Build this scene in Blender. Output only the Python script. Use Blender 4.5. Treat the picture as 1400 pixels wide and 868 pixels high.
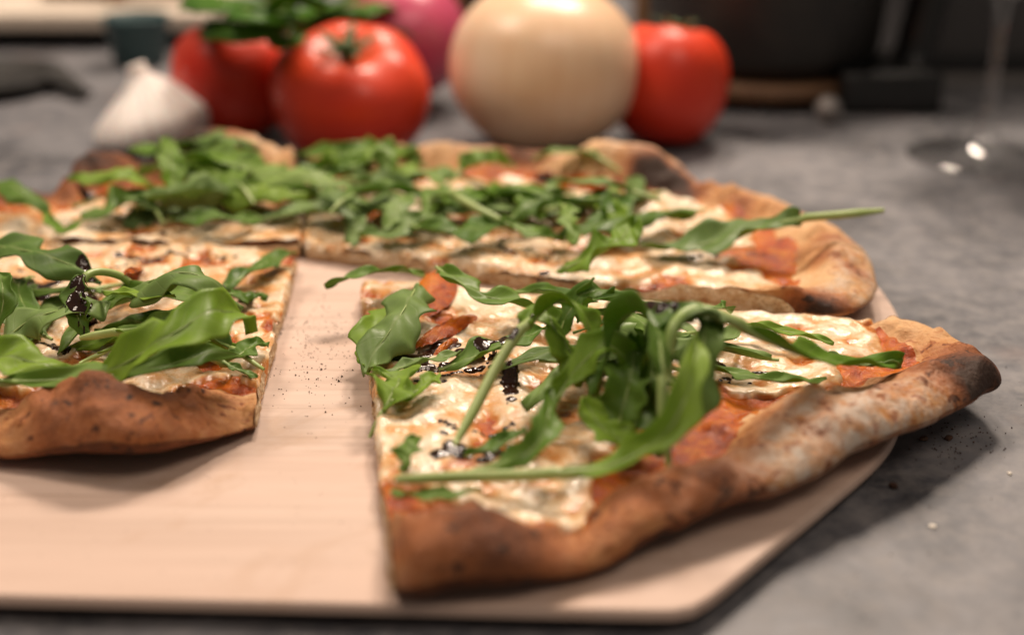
import bpy, bmesh, math, random
import numpy as np
from mathutils import Vector, Matrix

for o in list(bpy.data.objects):
    bpy.data.objects.remove(o)
sc = bpy.context.scene
col = sc.collection
R = math.radians

# ------------------------------------------------------------------ camera
CAM_H, PITCH, F_PX = 0.19, R(21.5), 1944.0
cd = bpy.data.cameras.new('camera')
cam = bpy.data.objects.new('camera', cd)
col.objects.link(cam)
cam.location = (0, 0, CAM_H)
cam.rotation_euler = (R(90) - PITCH, 0, 0)
cd.sensor_width = 36.0
cd.lens = 50.0
cd.clip_start, cd.clip_end = 0.02, 50
cd.dof.use_dof = True
cd.dof.focus_distance = 0.440
cd.dof.aperture_fstop = 4.6
cd.dof.aperture_blades = 0
sc.camera = cam

# ------------------------------------------------------------------ world and lamps
w = bpy.data.worlds.new('World')
sc.world = w
w.use_nodes = True
w.node_tree.nodes['Background'].inputs[0].default_value = (1.0, 0.90, 0.80, 1)
w.node_tree.nodes['Background'].inputs[1].default_value = 0.15


def lamp(name, loc, target, power, size, colr):
    ld = bpy.data.lights.new(name, 'AREA')
    ld.shape = 'DISK'
    ld.size = size
    ld.energy = power
    ld.color = colr
    o = bpy.data.objects.new(name, ld)
    col.objects.link(o)
    o.location = loc
    o.rotation_euler = (Vector(target) - Vector(loc)).to_track_quat('-Z', 'Y').to_euler()
    return o


WARM = (1.0, 0.83, 0.68)
lamp('ceiling_or_fill_lamp', (0.30, 1.14, 0.98), (0, 0.55, 0), 10.0, 0.20, WARM)
lamp('ceiling_or_fill_lamp', (0.02, 1.26, 1.08), (0, 0.55, 0), 9.0, 0.20, WARM)
lamp('ceiling_or_fill_lamp', (-0.75, 0.65, 1.35), (-0.2, 0.65, 0), 12.5, 0.5, WARM)  # soft fill, added on the left to lighten the shaded far side
lamp('ceiling_or_fill_lamp', (0.45, -0.35, 1.5), (0, 0.5, 0), 7.5, 0.7, WARM)  # large unseen fill, added towards the front to soften shade facing the camera

sc.view_settings.view_transform = 'Standard'
sc.view_settings.look = 'None'
sc.view_settings.exposure = 0.10
sc.view_settings.gamma = 1.0
sc.view_settings.use_curve_mapping = False
sc.cycles.use_denoising = True
sc.cycles.max_bounces = 8
sc.cycles.sample_clamp_indirect = 4.0
sc.cycles.caustics_reflective = False
sc.cycles.caustics_refractive = False


# ------------------------------------------------------------------ helpers
def P(px, py, z=0.0):
    """where the line of sight through a point of the 1400 x 868 photograph meets the height z"""
    x, y = (px - 700) / F_PX, (434 - py) / F_PX
    cp, sp = math.cos(PITCH), math.sin(PITCH)
    d = Vector((x, cp + y * sp, -sp + y * cp))
    t = (z - CAM_H) / d.z
    return Vector((d.x * t, d.y * t, z))


def smooth(a, b, x):
    t = np.clip((x - a) / (b - a), 0, 1)
    return t * t * (3 - 2 * t)


def vnoise(x, y, seed=0):
    x = np.asarray(x, float); y = np.asarray(y, float)
    xi, yi = np.floor(x), np.floor(y)
    fx, fy = x - xi, y - yi
    fx = fx * fx * fx * (fx * (fx * 6 - 15) + 10)
    fy = fy * fy * fy * (fy * (fy * 6 - 15) + 10)

    def h(a, b):
        n = np.sin(a * 127.1 + b * 311.7 + seed * 74.7) * 43758.5453
        return n - np.floor(n)
    return ((h(xi, yi) * (1 - fx) + h(xi + 1, yi) * fx) * (1 - fy)
            + (h(xi, yi + 1) * (1 - fx) + h(xi + 1, yi + 1) * fx) * fy)


def fbm(x, y, seed=0, oct=4):
    s, a, t = 0.0, 0.5, 0.0
    for i in range(oct):
        s = s + a * vnoise(x + i * 17.3, y - i * 9.1, seed + i)
        t += a
        a *= 0.5
        x, y = x * 2.03, y * 2.03
    return s / t


def tag(o, label=None, cat=None, group=None, kind=None):
    if label: o['label'] = label
    if cat: o['category'] = cat
    if group: o['group'] = group
    if kind: o['kind'] = kind
    return o


def empty(name, loc, label=None, cat=None, group=None):
    o = bpy.data.objects.new(name, None)
    col.objects.link(o)
    o.empty_display_size = 0.01
    o.location = loc
    return tag(o, label, cat, group)


def link(name, me, mat, parent=None, smooth_shade=True):
    if smooth_shade:
        me.polygons.foreach_set('use_smooth', [True] * len(me.polygons))
    if mat: me.materials.append(mat)
    o = bpy.data.objects.new(name, me)
    col.objects.link(o)
    if parent:
        o.parent = parent
        o.matrix_parent_inverse = Matrix.Translation(-Vector(parent.location)) if parent.type == 'EMPTY' and parent.parent is None else Matrix()
    return o


def mesh_from(name, verts, faces, mat, parent=None, attrs=None, smooth_shade=True):
    me = bpy.data.meshes.new(name)
    me.from_pydata([tuple(v) for v in verts], [], [tuple(f) for f in faces])
    if attrs:
        for k, v in attrs.items():
            a = me.attributes.new(k, 'FLOAT', 'POINT')
            a.data.foreach_set('value', np.asarray(v, dtype=np.float32).ravel())
    me.update()
    return link(name, me, mat, parent, smooth_shade)


def catmull(pts, n):
    """smooth curve through rows of numbers, n samples, evenly spread over arc length of the first two columns"""
    p = np.array(pts, float)
    p = np.vstack([2 * p[0] - p[1], p, 2 * p[-1] - p[-2]])
    out = []
    for i in range(1, len(p) - 2):
        for t in np.linspace(0, 1, 24, endpoint=False):
            a, b, c, d = p[i - 1], p[i], p[i + 1], p[i + 2]
            out.append(0.5 * (2 * b + (c - a) * t + (2 * a - 5 * b + 4 * c - d) * t * t + (3 * b - a - 3 * c + d) * t ** 3))
    out.append(p[-2])
    out = np.array(out)
    k = min(3, out.shape[1])
    s = np.concatenate([[0], np.cumsum(np.linalg.norm(np.diff(out[:, :k], axis=0), axis=1))])
    q = np.linspace(0, s[-1], n)
    return np.stack([np.interp(q, s, out[:, j]) for j in range(out.shape[1])], 1)


def grid_faces(nu, nv, wrap=False):
    f = []
    for i in range(nu if wrap else nu - 1):
        for j in range(nv - 1):
            a, b = i * nv + j, ((i + 1) % nu) * nv + j
            f.append((a, b, b + 1, a + 1))
    return f


# ------------------------------------------------------------------ materials
class Mat:
    def __init__(self, name):
        self.m = bpy.data.materials.new(name)
        self.m.use_nodes = True
        self.t = self.m.node_tree
        self.b = self.t.nodes['Principled BSDF']
        self.out = self.t.nodes['Material Output']

    def n(self, typ, **kw):
        nd = self.t.nodes.new(typ)
        for k, v in kw.items():
            if k in nd.inputs.keys() if hasattr(nd, 'inputs') else False:
                self.set(nd.inputs[k], v)
            else:
                setattr(nd, k, v)
        return nd

    def set(self, sock, v):
        if isinstance(v, bpy.types.NodeSocket): self.t.links.new(v, sock)
        elif isinstance(v, (tuple, list)) and sock.type == 'RGBA' and len(v) == 3: sock.default_value = (*v, 1)
        else: sock.default_value = v

    def s(self, **kw):
        for k, v in kw.items():
            self.set(self.b.inputs[k.replace('_', ' ')], v)
        return self

    def coord(self, scale=(1, 1, 1), loc=(0, 0, 0)):
        g = self.n('ShaderNodeTexCoord')
        mp = self.n('ShaderNodeMapping')
        self.t.links.new(g.outputs['Object'], mp.inputs[0])
        mp.inputs['Scale'].default_value = scale
        mp.inputs['Location'].default_value = loc
        return mp.outputs[0]

    def noise(self, scale, detail=4, rough=0.55, vec=None, dist=0.0):
        nd = self.n('ShaderNodeTexNoise')
        nd.inputs['Scale'].default_value = scale
        nd.inputs['Detail'].default_value = detail
        nd.inputs['Roughness'].default_value = rough
        nd.inputs['Distortion'].default_value = dist
        self.t.links.new(vec if vec is not None else self.coord(), nd.inputs['Vector'])
        return nd.outputs['Fac']

    def ramp(self, fac, stops, interp='LINEAR'):
        nd = self.n('ShaderNodeValToRGB')
        cr = nd.color_ramp
        cr.interpolation = interp
        while len(cr.elements) < len(stops): cr.elements.new(0.5)
        for e, (p, c) in zip(cr.elements, stops):
            e.position = p
            e.color = (*c, 1) if not isinstance(c, float) else (c, c, c, 1)
        self.t.links.new(fac, nd.inputs[0])
        return nd.outputs[0]

    def mix(self, fac, a, b, mode='MIX'):
        nd = self.n('ShaderNodeMix', data_type='RGBA', blend_type=mode)
        self.set(nd.inputs[0], fac)
        self.set(nd.inputs[6], a)
        self.set(nd.inputs[7], b)
        return nd.outputs[2]

    def math(self, op, a, b=0.0, clamp=False):
        nd = self.n('ShaderNodeMath', operation=op, use_clamp=clamp)
        self.set(nd.inputs[0], a)
        self.set(nd.inputs[1], b)
        return nd.outputs[0]

    def attr(self, name):
        nd = self.n('ShaderNodeAttribute', attribute_name=name)
        return nd.outputs['Fac']

    def bump(self, h, strength=0.3, dist=0.002, normal=None):
        nd = self.n('ShaderNodeBump')
        nd.inputs['Strength'].default_value = strength
        nd.inputs['Distance'].default_value = dist
        self.t.links.new(h, nd.inputs['Height'])
        if normal is not None: self.t.links.new(normal, nd.inputs['Normal'])
        self.t.links.new(nd.outputs[0], self.b.inputs['Normal'])
        return nd.outputs[0]


def m_stone():
    m = Mat('grey_stone')
    big = m.noise(13, 7, 0.66, dist=0.8)
    c = m.ramp(big, [(0.35, (0.042, 0.043, 0.050)), (0.45, (0.086, 0.087, 0.097)), (0.54, (0.128, 0.127, 0.138)), (0.66, (0.200, 0.194, 0.204))])
    fine = m.noise(120, 4, 0.7)
    c = m.mix(m.ramp(fine, [(0.42, 0.0), (0.7, 0.5)]), c, (0.27, 0.25, 0.24))
    dk = m.noise(70, 5, 0.7, dist=1.0)
    c = m.mix(m.ramp(dk, [(0.60, 0.0), (0.72, 0.55)]), c, (0.10, 0.09, 0.088))
    rs = m.noise(16, 3, 0.5)
    c = m.mix(m.ramp(rs, [(0.62, 0.0), (0.75, 0.35)]), c, (0.27, 0.17, 0.14))
    m.s(Base_Color=c, Roughness=m.ramp(fine, [(0.3, 0.42), (0.7, 0.62)]))
    m.bump(fine, 0.15, 0.0006)
    return m.m


def m_wood():
    m = Mat('pale_wood')
    v = m.coord((6, 160, 60))
    g = m.noise(1.0, 6, 0.6, v, 0.4)
    g2 = m.noise(1.0, 3, 0.5, m.coord((2.0, 22, 10)), 0.2)
    c = m.ramp(g, [(0.3, (0.47, 0.345, 0.275)), (0.55, (0.57, 0.428, 0.35)), (0.8, (0.62, 0.48, 0.40))])
    c = m.mix(m.ramp(g2, [(0.42, 0.0), (0.66, 0.45)]), c, (0.57, 0.385, 0.30))
    sp = m.noise(240, 2, 0.5)
    c = m.mix(m.ramp(sp, [(0.70, 0.0), (0.78, 0.3)]), c, (0.36, 0.24, 0.17))
    st = m.noise(30, 4, 0.6)
    c = m.mix(m.ramp(st, [(0.60, 0.0), (0.8, 0.35)]), c, (0.50, 0.36, 0.27))
    sm = m.noise(17, 5, 0.65, dist=1.2)
    c = m.mix(m.ramp(sm, [(0.54, 0.0), (0.72, 0.6)]), c, (0.43, 0.27, 0.17))
    kn = m.noise(1.0, 2, 0.5, m.coord((14, 420, 60), (3, 1, 0)))
    c = m.mix(m.ramp(kn, [(0.65, 0.0), (0.71, 0.5)]), c, (0.38, 0.26, 0.19))
    m.s(Base_Color=c, Roughness=0.62)
    m.bump(g, 0.25, 0.0006)
    return m.m


def m_crust():
    m = Mat('baked_dough')
    t = m.attr('toast')
    n1 = m.noise(90, 5, 0.65)
    n2 = m.noise(420, 4, 0.7)
    v = m.math('ADD', t, m.math('MULTIPLY', m.math('SUBTRACT', n1, 0.5), 0.34))
    v = m.math('ADD', v, m.math('MULTIPLY', m.math('SUBTRACT', n2, 0.5), 0.30))
    sp = m.ramp(m.noise(190, 4, 0.6, dist=0.4), [(0.58, 0.0), (0.64, 1.0)])
    v = m.math('ADD', v, m.math('MULTIPLY', sp, m.math('MULTIPLY', m.math('ADD', t, 0.1), 0.45)), True)
    c = m.ramp(v, [(0.0, (0.70, 0.52, 0.34)), (0.2, (0.64, 0.39, 0.19)), (0.40, (0.49, 0.23, 0.080)),
                   (0.60, (0.31, 0.100, 0.028)), (0.80, (0.13, 0.040, 0.013)), (1.0, (0.030, 0.012, 0.006))])
    fl = m.math('MULTIPLY', m.math('ADD', m.attr('flour'), 0.12), m.ramp(m.noise(170, 6, 0.75), [(0.38, 0.0), (0.62, 1.0)]), True)
    fl = m.math('MULTIPLY', fl, m.ramp(v, [(0.45, 1.0), (0.72, 0.15)]))
    c = m.mix(fl, c, (0.54, 0.45, 0.37))
    m.s(Base_Color=c, Roughness=0.68, Specular_IOR_Level=0.28, Subsurface_Weight=0.05, Subsurface_Scale=0.003)
    m.b.inputs['Subsurface Radius'].default_value = (1.0, 0.5, 0.25)
    n4 = m.noise(900, 3, 0.7)
    hh = m.math('ADD', m.math('ADD', n1, m.math('MULTIPLY', n2, 0.7)), m.math('MULTIPLY', n4, 0.35))
    m.bump(hh, 0.8, 0.0016)
    return m.m


def m_crumb():
    m = Mat('dough_crumb')
    n1, n2 = m.noise(260, 4, 0.65), m.noise(700, 3, 0.6)
    c = m.ramp(n1, [(0.32, (0.40, 0.20, 0.085)), (0.45, (0.60, 0.40, 0.22)), (0.6, (0.70, 0.53, 0.35)), (0.75, (0.74, 0.60, 0.43))])
    m.s(Base_Color=c, Roughness=0.75, Specular_IOR_Level=0.25)
    m.bump(m.math('ADD', n1, n2), 1.0, 0.0022)
    return m.m


def m_sauce():
    m = Mat('tomato_sauce')
    n1 = m.noise(130, 5, 0.65)
    c = m.ramp(n1, [(0.28, (0.12, 0.014, 0.002)), (0.46, (0.38, 0.065, 0.002)), (0.60, (0.52, 0.140, 0.005)), (0.78, (0.60, 0.24, 0.02))])
    n2 = m.noise(420, 4, 0.7)
    m.s(Base_Color=c, Roughness=m.ramp(n2, [(0.38, 0.12), (0.6, 0.26)]), Specular_IOR_Level=0.32)
    m.bump(m.math('ADD', n2, n1), 0.7, 0.0016)
    return m.m


def m_cheese():
    m = Mat('melted_cheese')
    low, ed = m.attr('low'), m.attr('thin')
    n1 = m.noise(75, 6, 0.62, dist=0.5)
    n3 = m.noise(230, 4, 0.6)
    n2 = m.noise(380, 4, 0.7)
    v = m.math('ADD', m.math('MULTIPLY', n1, 0.75), m.math('MULTIPLY', low, -0.20))
    v = m.math('ADD', v, m.math('MULTIPLY', m.math('SUBTRACT', n3, 0.5), 0.22))
    c = m.ramp(v, [(0.12, (0.34, 0.085, 0.016)), (0.20, (0.56, 0.22, 0.060)), (0.285, (0.66, 0.39, 0.18)), (0.35, (0.70, 0.52, 0.33)), (0.43, (0.74, 0.61, 0.45)), (0.58, (0.79, 0.70, 0.57))])
    br = m.noise(48, 5, 0.6)
    c = m.mix(m.ramp(br, [(0.54, 0.0), (0.68, 0.7)]), c, (0.58, 0.26, 0.075))
    fs = m.noise(520, 3, 0.6)
    c = m.mix(m.ramp(fs, [(0.56, 0.0), (0.68, 0.38)]), c, (0.55, 0.26, 0.09))
    c = m.mix(m.math('MULTIPLY', ed, 0.75), c, (0.56, 0.20, 0.05))
    m.s(Base_Color=c, Roughness=m.ramp(n2, [(0.42, 0.18), (0.62, 0.42)]), Specular_IOR_Level=0.5, Subsurface_Weight=0.15, Subsurface_Scale=0.004)
    m.b.inputs['Subsurface Radius'].default_value = (1.0, 0.7, 0.4)
    m.bump(m.math('ADD', m.math('MULTIPLY', n2, 0.4), n3), 0.32, 0.0016)
    return m.m


def m_balsamic():
    m = Mat('balsamic_glaze')
    m.s(Base_Color=(0.022, 0.008, 0.004), Roughness=0.06, Specular_IOR_Level=0.5)
    m.bump(m.noise(300, 3, 0.6), 0.45, 0.0012)
    return m.m


def m_leaf(name, dark, lite, under, vein=(0.25, 0.34, 0.10)):
    m = Mat(name)
    t, s = m.attr('lt'), m.attr('ls')
    ab = m.math('ABSOLUTE', s)
    inf = m.n('ShaderNodeObjectInfo')
    n1 = m.noise(70, 4, 0.6)
    f = m.math('ADD', m.math('MULTIPLY', inf.outputs['Random'], 0.55), m.math('MULTIPLY', n1, 0.55), True)
    f = m.math('ADD', f, m.math('MULTIPLY', m.math('SUBTRACT', m.noise(26, 3, 0.6), 0.5), 0.9), True)
    c = m.ramp(f, [(0.12, dark), (0.85, lite)])
    geo = m.n('ShaderNodeNewGeometry')
    c = m.mix(m.math('MULTIPLY', geo.outputs['Backfacing'], 0.0), c, under)
    # side veins run out from the midrib at a slant
    ph = m.math('SUBTRACT', m.math('MULTIPLY', t, 9.0), m.math('MULTIPLY', ab, 1.3))
    fr = m.math('ABSOLUTE', m.math('SUBTRACT', m.math('FRACT', m.math('ADD', ph, m.math('MULTIPLY', n1, 0.5))), 0.5))
    vn = m.ramp(fr, [(0.0, 1.0), (0.06, 0.0)])
    vm = m.ramp(ab, [(0.03, 1.0), (0.11, 0.0)])
    vv = m.math('MAXIMUM', m.math('MULTIPLY', vn, 0.34), m.math('MULTIPLY', vm, 0.75))
    c = m.mix(vv, c, vein)
    und = m.attr('under')
    c = m.mix(und, c, under)
    m.s(Base_Color=c, Roughness=m.ramp(n1, [(0.38, 0.36), (0.66, 0.64)]), Specular_IOR_Level=0.32)
    fine = m.noise(600, 3, 0.6)
    h = m.math('SUBTRACT', m.math('MULTIPLY', fine, 0.35), vv)
    m.bump(h, 0.25, 0.0007)
    tr = m.n('ShaderNodeBsdfTranslucent')
    tc = m.mix(0.5, c, (0.20, 0.36, 0.03))
    m.t.links.new(tc, tr.inputs[0])
    ms = m.n('ShaderNodeMixShader')
    ms.inputs[0].default_value = 0.42
    m.t.links.new(m.b.outputs[0], ms.inputs[1])
    m.t.links.new(tr.outputs[0], ms.inputs[2])
    m.t.links.new(ms.outputs[0], m.out.inputs[0])
    return m.m


def m_plain(name, c, rough=0.5, c2=None, scale=30, metal=0.0, bump=0.0, **kw):
    m = Mat(name)
    n1 = m.noise(scale, 4, 0.6)
    cc = m.ramp(n1, [(0.35, c), (0.7, c2 or tuple(min(1, k * 1.25) for k in c))])
    m.s(Base_Color=cc, Roughness=rough, Metallic=metal, **kw)
    if bump: m.bump(m.noise(scale * 5, 4, 0.6), bump, 0.0015)
    return m.m


def m_tomato():
    m = Mat('tomato_skin')
    n1 = m.noise(22, 4, 0.5)
    c = m.ramp(n1, [(0.3, (0.55, 0.024, 0.009)), (0.7, (0.64, 0.048, 0.013))])
    c = m.mix(m.math('MULTIPLY', m.attr('shoulder'), 0.55), c, (0.66, 0.15, 0.04))
    bl = m.noise(95, 4, 0.6)
    c = m.mix(m.ramp(bl, [(0.64, 0.0), (0.76, 0.25)]), c, (0.70, 0.16, 0.05))
    m.s(Base_Color=c, Roughness=m.ramp(m.noise(35, 4, 0.6), [(0.35, 0.30), (0.7, 0.46)]), Specular_IOR_Level=0.42, Subsurface_Weight=0.10, Subsurface_Scale=0.006)
    m.bump(m.noise(60, 3, 0.5), 0.12, 0.002)
    return m.m


def m_onion(name, a, b, d, stripe=34.0):
    m = Mat(name)
    ang = m.attr('ang')
    n1 = m.noise(18, 4, 0.5)
    wv = m.math('ADD', m.math('MULTIPLY', ang, stripe), m.math('MULTIPLY', n1, 2.2))
    cb = m.n('ShaderNodeCombineXYZ')
    m.t.links.new(m.math('MULTIPLY', ang, 9.0), cb.inputs[0])
    m.t.links.new(m.math('MULTIPLY', n1, 1.5), cb.inputs[1])
    sn = m.ramp(m.noise(1.9, 5, 0.7, cb.outputs[0]), [(0.45, 0.0), (0.60, 1.0)])
    c = m.ramp(m.noise(14, 5, 0.6, dist=0.6), [(0.32, a), (0.68, b)])
    c = m.mix(m.math('MULTIPLY', sn, 0.17), c, d)
    m.s(Base_Color=c, Roughness=0.33, Specular_IOR_Level=0.42, Subsurface_Weight=0.08, Subsurface_Scale=0.006)
    m.bump(sn, 0.03, 0.001)
    return m.m


def m_garlic():
    m = Mat('garlic_skin')
    wv = m.math('ADD', m.math('MULTIPLY', m.attr('ang'), 26.0), m.math('MULTIPLY', m.noise(40, 4, 0.5), 3.0))
    sn = m.math('POWER', m.math('MULTIPLY', m.math('ADD', m.math('SINE', wv), 1.0), 0.5), 4.0)
    c = m.ramp(m.noise(30, 4, 0.6), [(0.35, (0.84, 0.76, 0.70)), (0.7, (0.90, 0.85, 0.80))])
    c = m.mix(m.math('MULTIPLY', sn, 0.4), c, (0.56, 0.38, 0.36))
    m.s(Base_Color=c, Roughness=0.48, Subsurface_Weight=0.15, Subsurface_Scale=0.006)
    return m.m


def m_glass():
    m = Mat('clear_glass')
    tr = m.n('ShaderNodeBsdfTransparent'); tr.inputs[0].default_value = (0.99, 0.99, 0.99, 1)
    gl = m.n('ShaderNodeBsdfGlossy'); gl.inputs['Roughness'].default_value = 0.10
    lw = m.n('ShaderNodeLayerWeight'); lw.inputs[0].default_value = 0.5
    fo = m.math('ADD', m.math('MULTIPLY', m.math('POWER', lw.outputs['Facing'], 2.2), 0.8), 0.07)
    ms = m.n('ShaderNodeMixShader')
    m.t.links.new(fo, ms.inputs[0]); m.t.links.new(tr.outputs[0], ms.inputs[1]); m.t.links.new(gl.outputs[0], ms.inputs[2])
    m.t.links.new(ms.outputs[0], m.out.inputs[0])
    return m.m


M = dict(
    stone=m_stone(), wood=m_wood(), crust=m_crust(), crumb=m_crumb(), sauce=m_sauce(), cheese=m_cheese(), bals=m_balsamic(),
    leaf=m_leaf('arugula_leaf', (0.060, 0.150, 0.014), (0.215, 0.350, 0.055), (0.32, 0.42, 0.19)),
    leaf2=m_leaf('arugula_leaf_bright', (0.100, 0.225, 0.012), (0.280, 0.430, 0.045), (0.34, 0.46, 0.17)),
    stalk=m_plain('arugula_stalk', (0.24, 0.34, 0.085), 0.4, (0.36, 0.44, 0.16), 60),
    basil=m_leaf('basil_leaf', (0.040, 0.130, 0.008), (0.095, 0.240, 0.016), (0.18, 0.29, 0.08)),
    tomato=m_tomato(),
    onion=m_onion('yellow_onion_skin', (0.74, 0.48, 0.29), (0.80, 0.62, 0.45), (0.62, 0.30, 0.13)),
    redonion=m_onion('red_onion_skin', (0.36, 0.02, 0.08), (0.52, 0.08, 0.15), (0.66, 0.28, 0.32)),
    garlic=m_garlic(), glass=m_glass(),
    calyx=m_plain('tomato_calyx', (0.05, 0.09, 0.02), 0.6, (0.09, 0.12, 0.04), 200),
    iron=m_plain('black_iron', (0.012, 0.011, 0.010), 0.5, (0.022, 0.019, 0.016), 60, bump=0.2),
    trivet=m_plain('brown_wood', (0.09, 0.042, 0.018), 0.6, (0.14, 0.07, 0.03), 40),
    black=m_plain('black_plastic', (0.006, 0.006, 0.006), 0.35, (0.009, 0.009, 0.009), 20),
    dgrey=m_plain('dark_grey_plastic', (0.035, 0.033, 0.034), 0.5, (0.05, 0.046, 0.046), 15),
    steel=m_plain('grey_metal', (0.22, 0.20, 0.19), 0.4, (0.3, 0.28, 0.26), 20, metal=0.3),
    teal=m_plain('teal_plastic', (0.018, 0.050, 0.055), 0.45, (0.026, 0.065, 0.068), 30),
    cream=m_plain('cream_card', (0.72, 0.65, 0.57), 0.55, (0.78, 0.70, 0.62), 12),
    tan=m_plain('tan_wood', (0.52, 0.44, 0.36), 0.55, (0.60, 0.51, 0.42), 12),
    amber=m_plain('amber_jar', (0.17, 0.075, 0.015), 0.3, (0.24, 0.11, 0.025), 18),
    navy=m_plain('navy_tin', (0.010, 0.009, 0.025), 0.35, (0.014, 0.012, 0.032), 20),
    wine=m_plain('red_wine', (0.10, 0.008, 0.016), 0.1, (0.12, 0.01, 0.02), 20),
    pepper=m_plain('ground_pepper', (0.030, 0.017, 0.012), 0.8, (0.09, 0.05, 0.03), 900),
    char=m_plain('burnt_crumb', (0.035, 0.014, 0.008), 0.85, (0.09, 0.035, 0.015), 400, bump=0.5),
    white=m_plain('pale_shaving', (0.66, 0.60, 0.52), 0.6, (0.75, 0.69, 0.6), 80),
)

# ------------------------------------------------------------------ setting
def box(name, x0, x1, y0, y1, z0, z1, mat, parent=None, bev=0.0, seg=2):
    bm = bmesh.new()
    bmesh.ops.create_cube(bm, size=1)
    for v in bm.verts:
        v.co = Vector((x0 + (v.co.x + .5) * (x1 - x0), y0 + (v.co.y + .5) * (y1 - y0), z0 + (v.co.z + .5) * (z1 - z0)))
    if bev: bmesh.ops.bevel(bm, geom=bm.edges[:], offset=bev, segments=seg, affect='EDGES', profile=0.6)
    me = bpy.data.meshes.new(name)
    bm.to_mesh(me); bm.free()
    return link(name, me, mat, parent, bool(bev) and seg > 2)


ct = box('countertop', -1.6, 1.6, -0.5, 1.75, -0.03, 0.0, M['stone'], None, 0.003)
tag(ct, 'grey mottled stone countertop under everything', kind='structure')


def lathe(name, prof, seg, mat, parent, loc=(0, 0, 0), mod=None, attr=None, tilt=None):
    """prof: (r, z) from the bottom up; mod(ang, r, z) -> (r, z)"""
    vs, angs, sh = [], [], []
    nv = len(prof)
    for i in range(seg):
        a = 2 * math.pi * i / seg
        for r, z in prof:
            if mod: r2, z2 = mod(a, r, z)
            else: r2, z2 = r, z
            vs.append(Vector((r2 * math.cos(a), r2 * math.sin(a), z2)))
            angs.append(a)
            sh.append(attr(r, z) if attr else 0.0)
    if tilt is not None: vs = [tilt @ v for v in vs]
    vs = [v + Vector(loc) for v in vs]
    return mesh_from(name, vs, grid_faces(seg, nv, True), mat, parent, {'ang': angs, 'shoulder': sh})


# ------------------------------------------------------------------ pizza peel
ZB = 0.0075                                    # top of the peel
peel_px = [(-420, 800), (0, 813), (300, 820), (600, 827), (820, 832), (920, 833), (948, 828), (980, 808), (1050, 752), (1130, 687), (1205, 622), (1232, 575),
           (1246, 505), (1236, 450), (1213, 405), (1180, 372), (1110, 325), (1020, 286), (900, 258), (600, 250), (300, 256), (100, 282), (-420, 300)]
out = [P(x, y, ZB) for x, y in peel_px]
out = [Vector(r) for r in catmull([tuple(p) for p in out] + [tuple(out[0])], 260)][:-1]
cx = sum((p.x for p in out)) / len(out); cy = sum((p.y for p in out)) / len(out)
N = len(out)
levels = [(0.0, 0.0), (0.0006, 0.0003), (0.0012, 0.0012), (0.0012, 0.0030), (0.006, 0.0062), (0.007, ZB - 0.0003)]
vs = []
for ins, dz in levels:
    for k in range(N):
        tgt = (out[(k + 1) % N] - out[k - 1]); nrm = Vector((tgt.y, -tgt.x, 0)).normalized()
        if (out[k] - Vector((cx, cy, 0))).dot(nrm) < 0: nrm = -nrm
        # the first rings round the top arris, the lower ones undercut it
        off = {0: -0.0012, 1: -0.0004, 2: 0.0, 3: 0.0}.get(levels.index((ins, dz)), -ins)
        q = out[k] + nrm * off
        vs.append((q.x, q.y, ZB - dz))
fs = [tuple(range(N))]
for l in range(len(levels) - 1):
    for k in range(N):
        fs.append((l * N + k, l * N + (k + 1) % N, (l + 1) * N + (k + 1) % N, (l + 1) * N + k))
fs.append(tuple(reversed(range((len(levels) - 1) * N, len(levels) * N))))
peel = mesh_from('pizza_peel', vs, fs, M['wood'], None, None, False)
bm = bmesh.new(); bm.from_mesh(peel.data)
bmesh.ops.recalc_face_normals(bm, faces=bm.faces[:]); bm.to_mesh(peel.data); bm.free()
tag(peel, 'pale wooden pizza peel with cut-off corner carrying the sliced pizza', 'pizza peel')

# ------------------------------------------------------------------ pizza slices
TH = 0.0060                                   # dough thickness inside the rim
SURF = {}


def split_parts(name, V, F, attrs, mat, parent, small=40):
    """one object for each connected patch; the smallest shreds are kept together"""
    n = len(V)
    par = list(range(n))

    def find(a):
        while par[a] != a:
            par[a] = par[par[a]]
            a = par[a]
        return a
    for f in F:
        r0 = find(f[0])
        for b in f[1:]:
            rb = find(b)
            if rb != r0: par[rb] = r0
    comp = {}
    for f in F: comp.setdefault(find(f[0]), []).append(f)
    rest = []
    objs = []

    def emit(nm, fl):
        ids = sorted({i for f in fl for i in f})
        mp = {i: k for k, i in enumerate(ids)}
        o = mesh_from(nm, [V[i] for i in ids], [tuple(mp[i] for i in f) for f in fl], mat, parent,
                      {k: [a[i] for i in ids] for k, a in attrs.items()})
        objs.append(o)
        return o
    for fl in comp.values():
        if len(fl) < small: rest += fl
        else: emit(name, fl)
    if rest: tag(emit(name + '_crumbs', rest), kind='stuff')
    return objs


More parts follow.
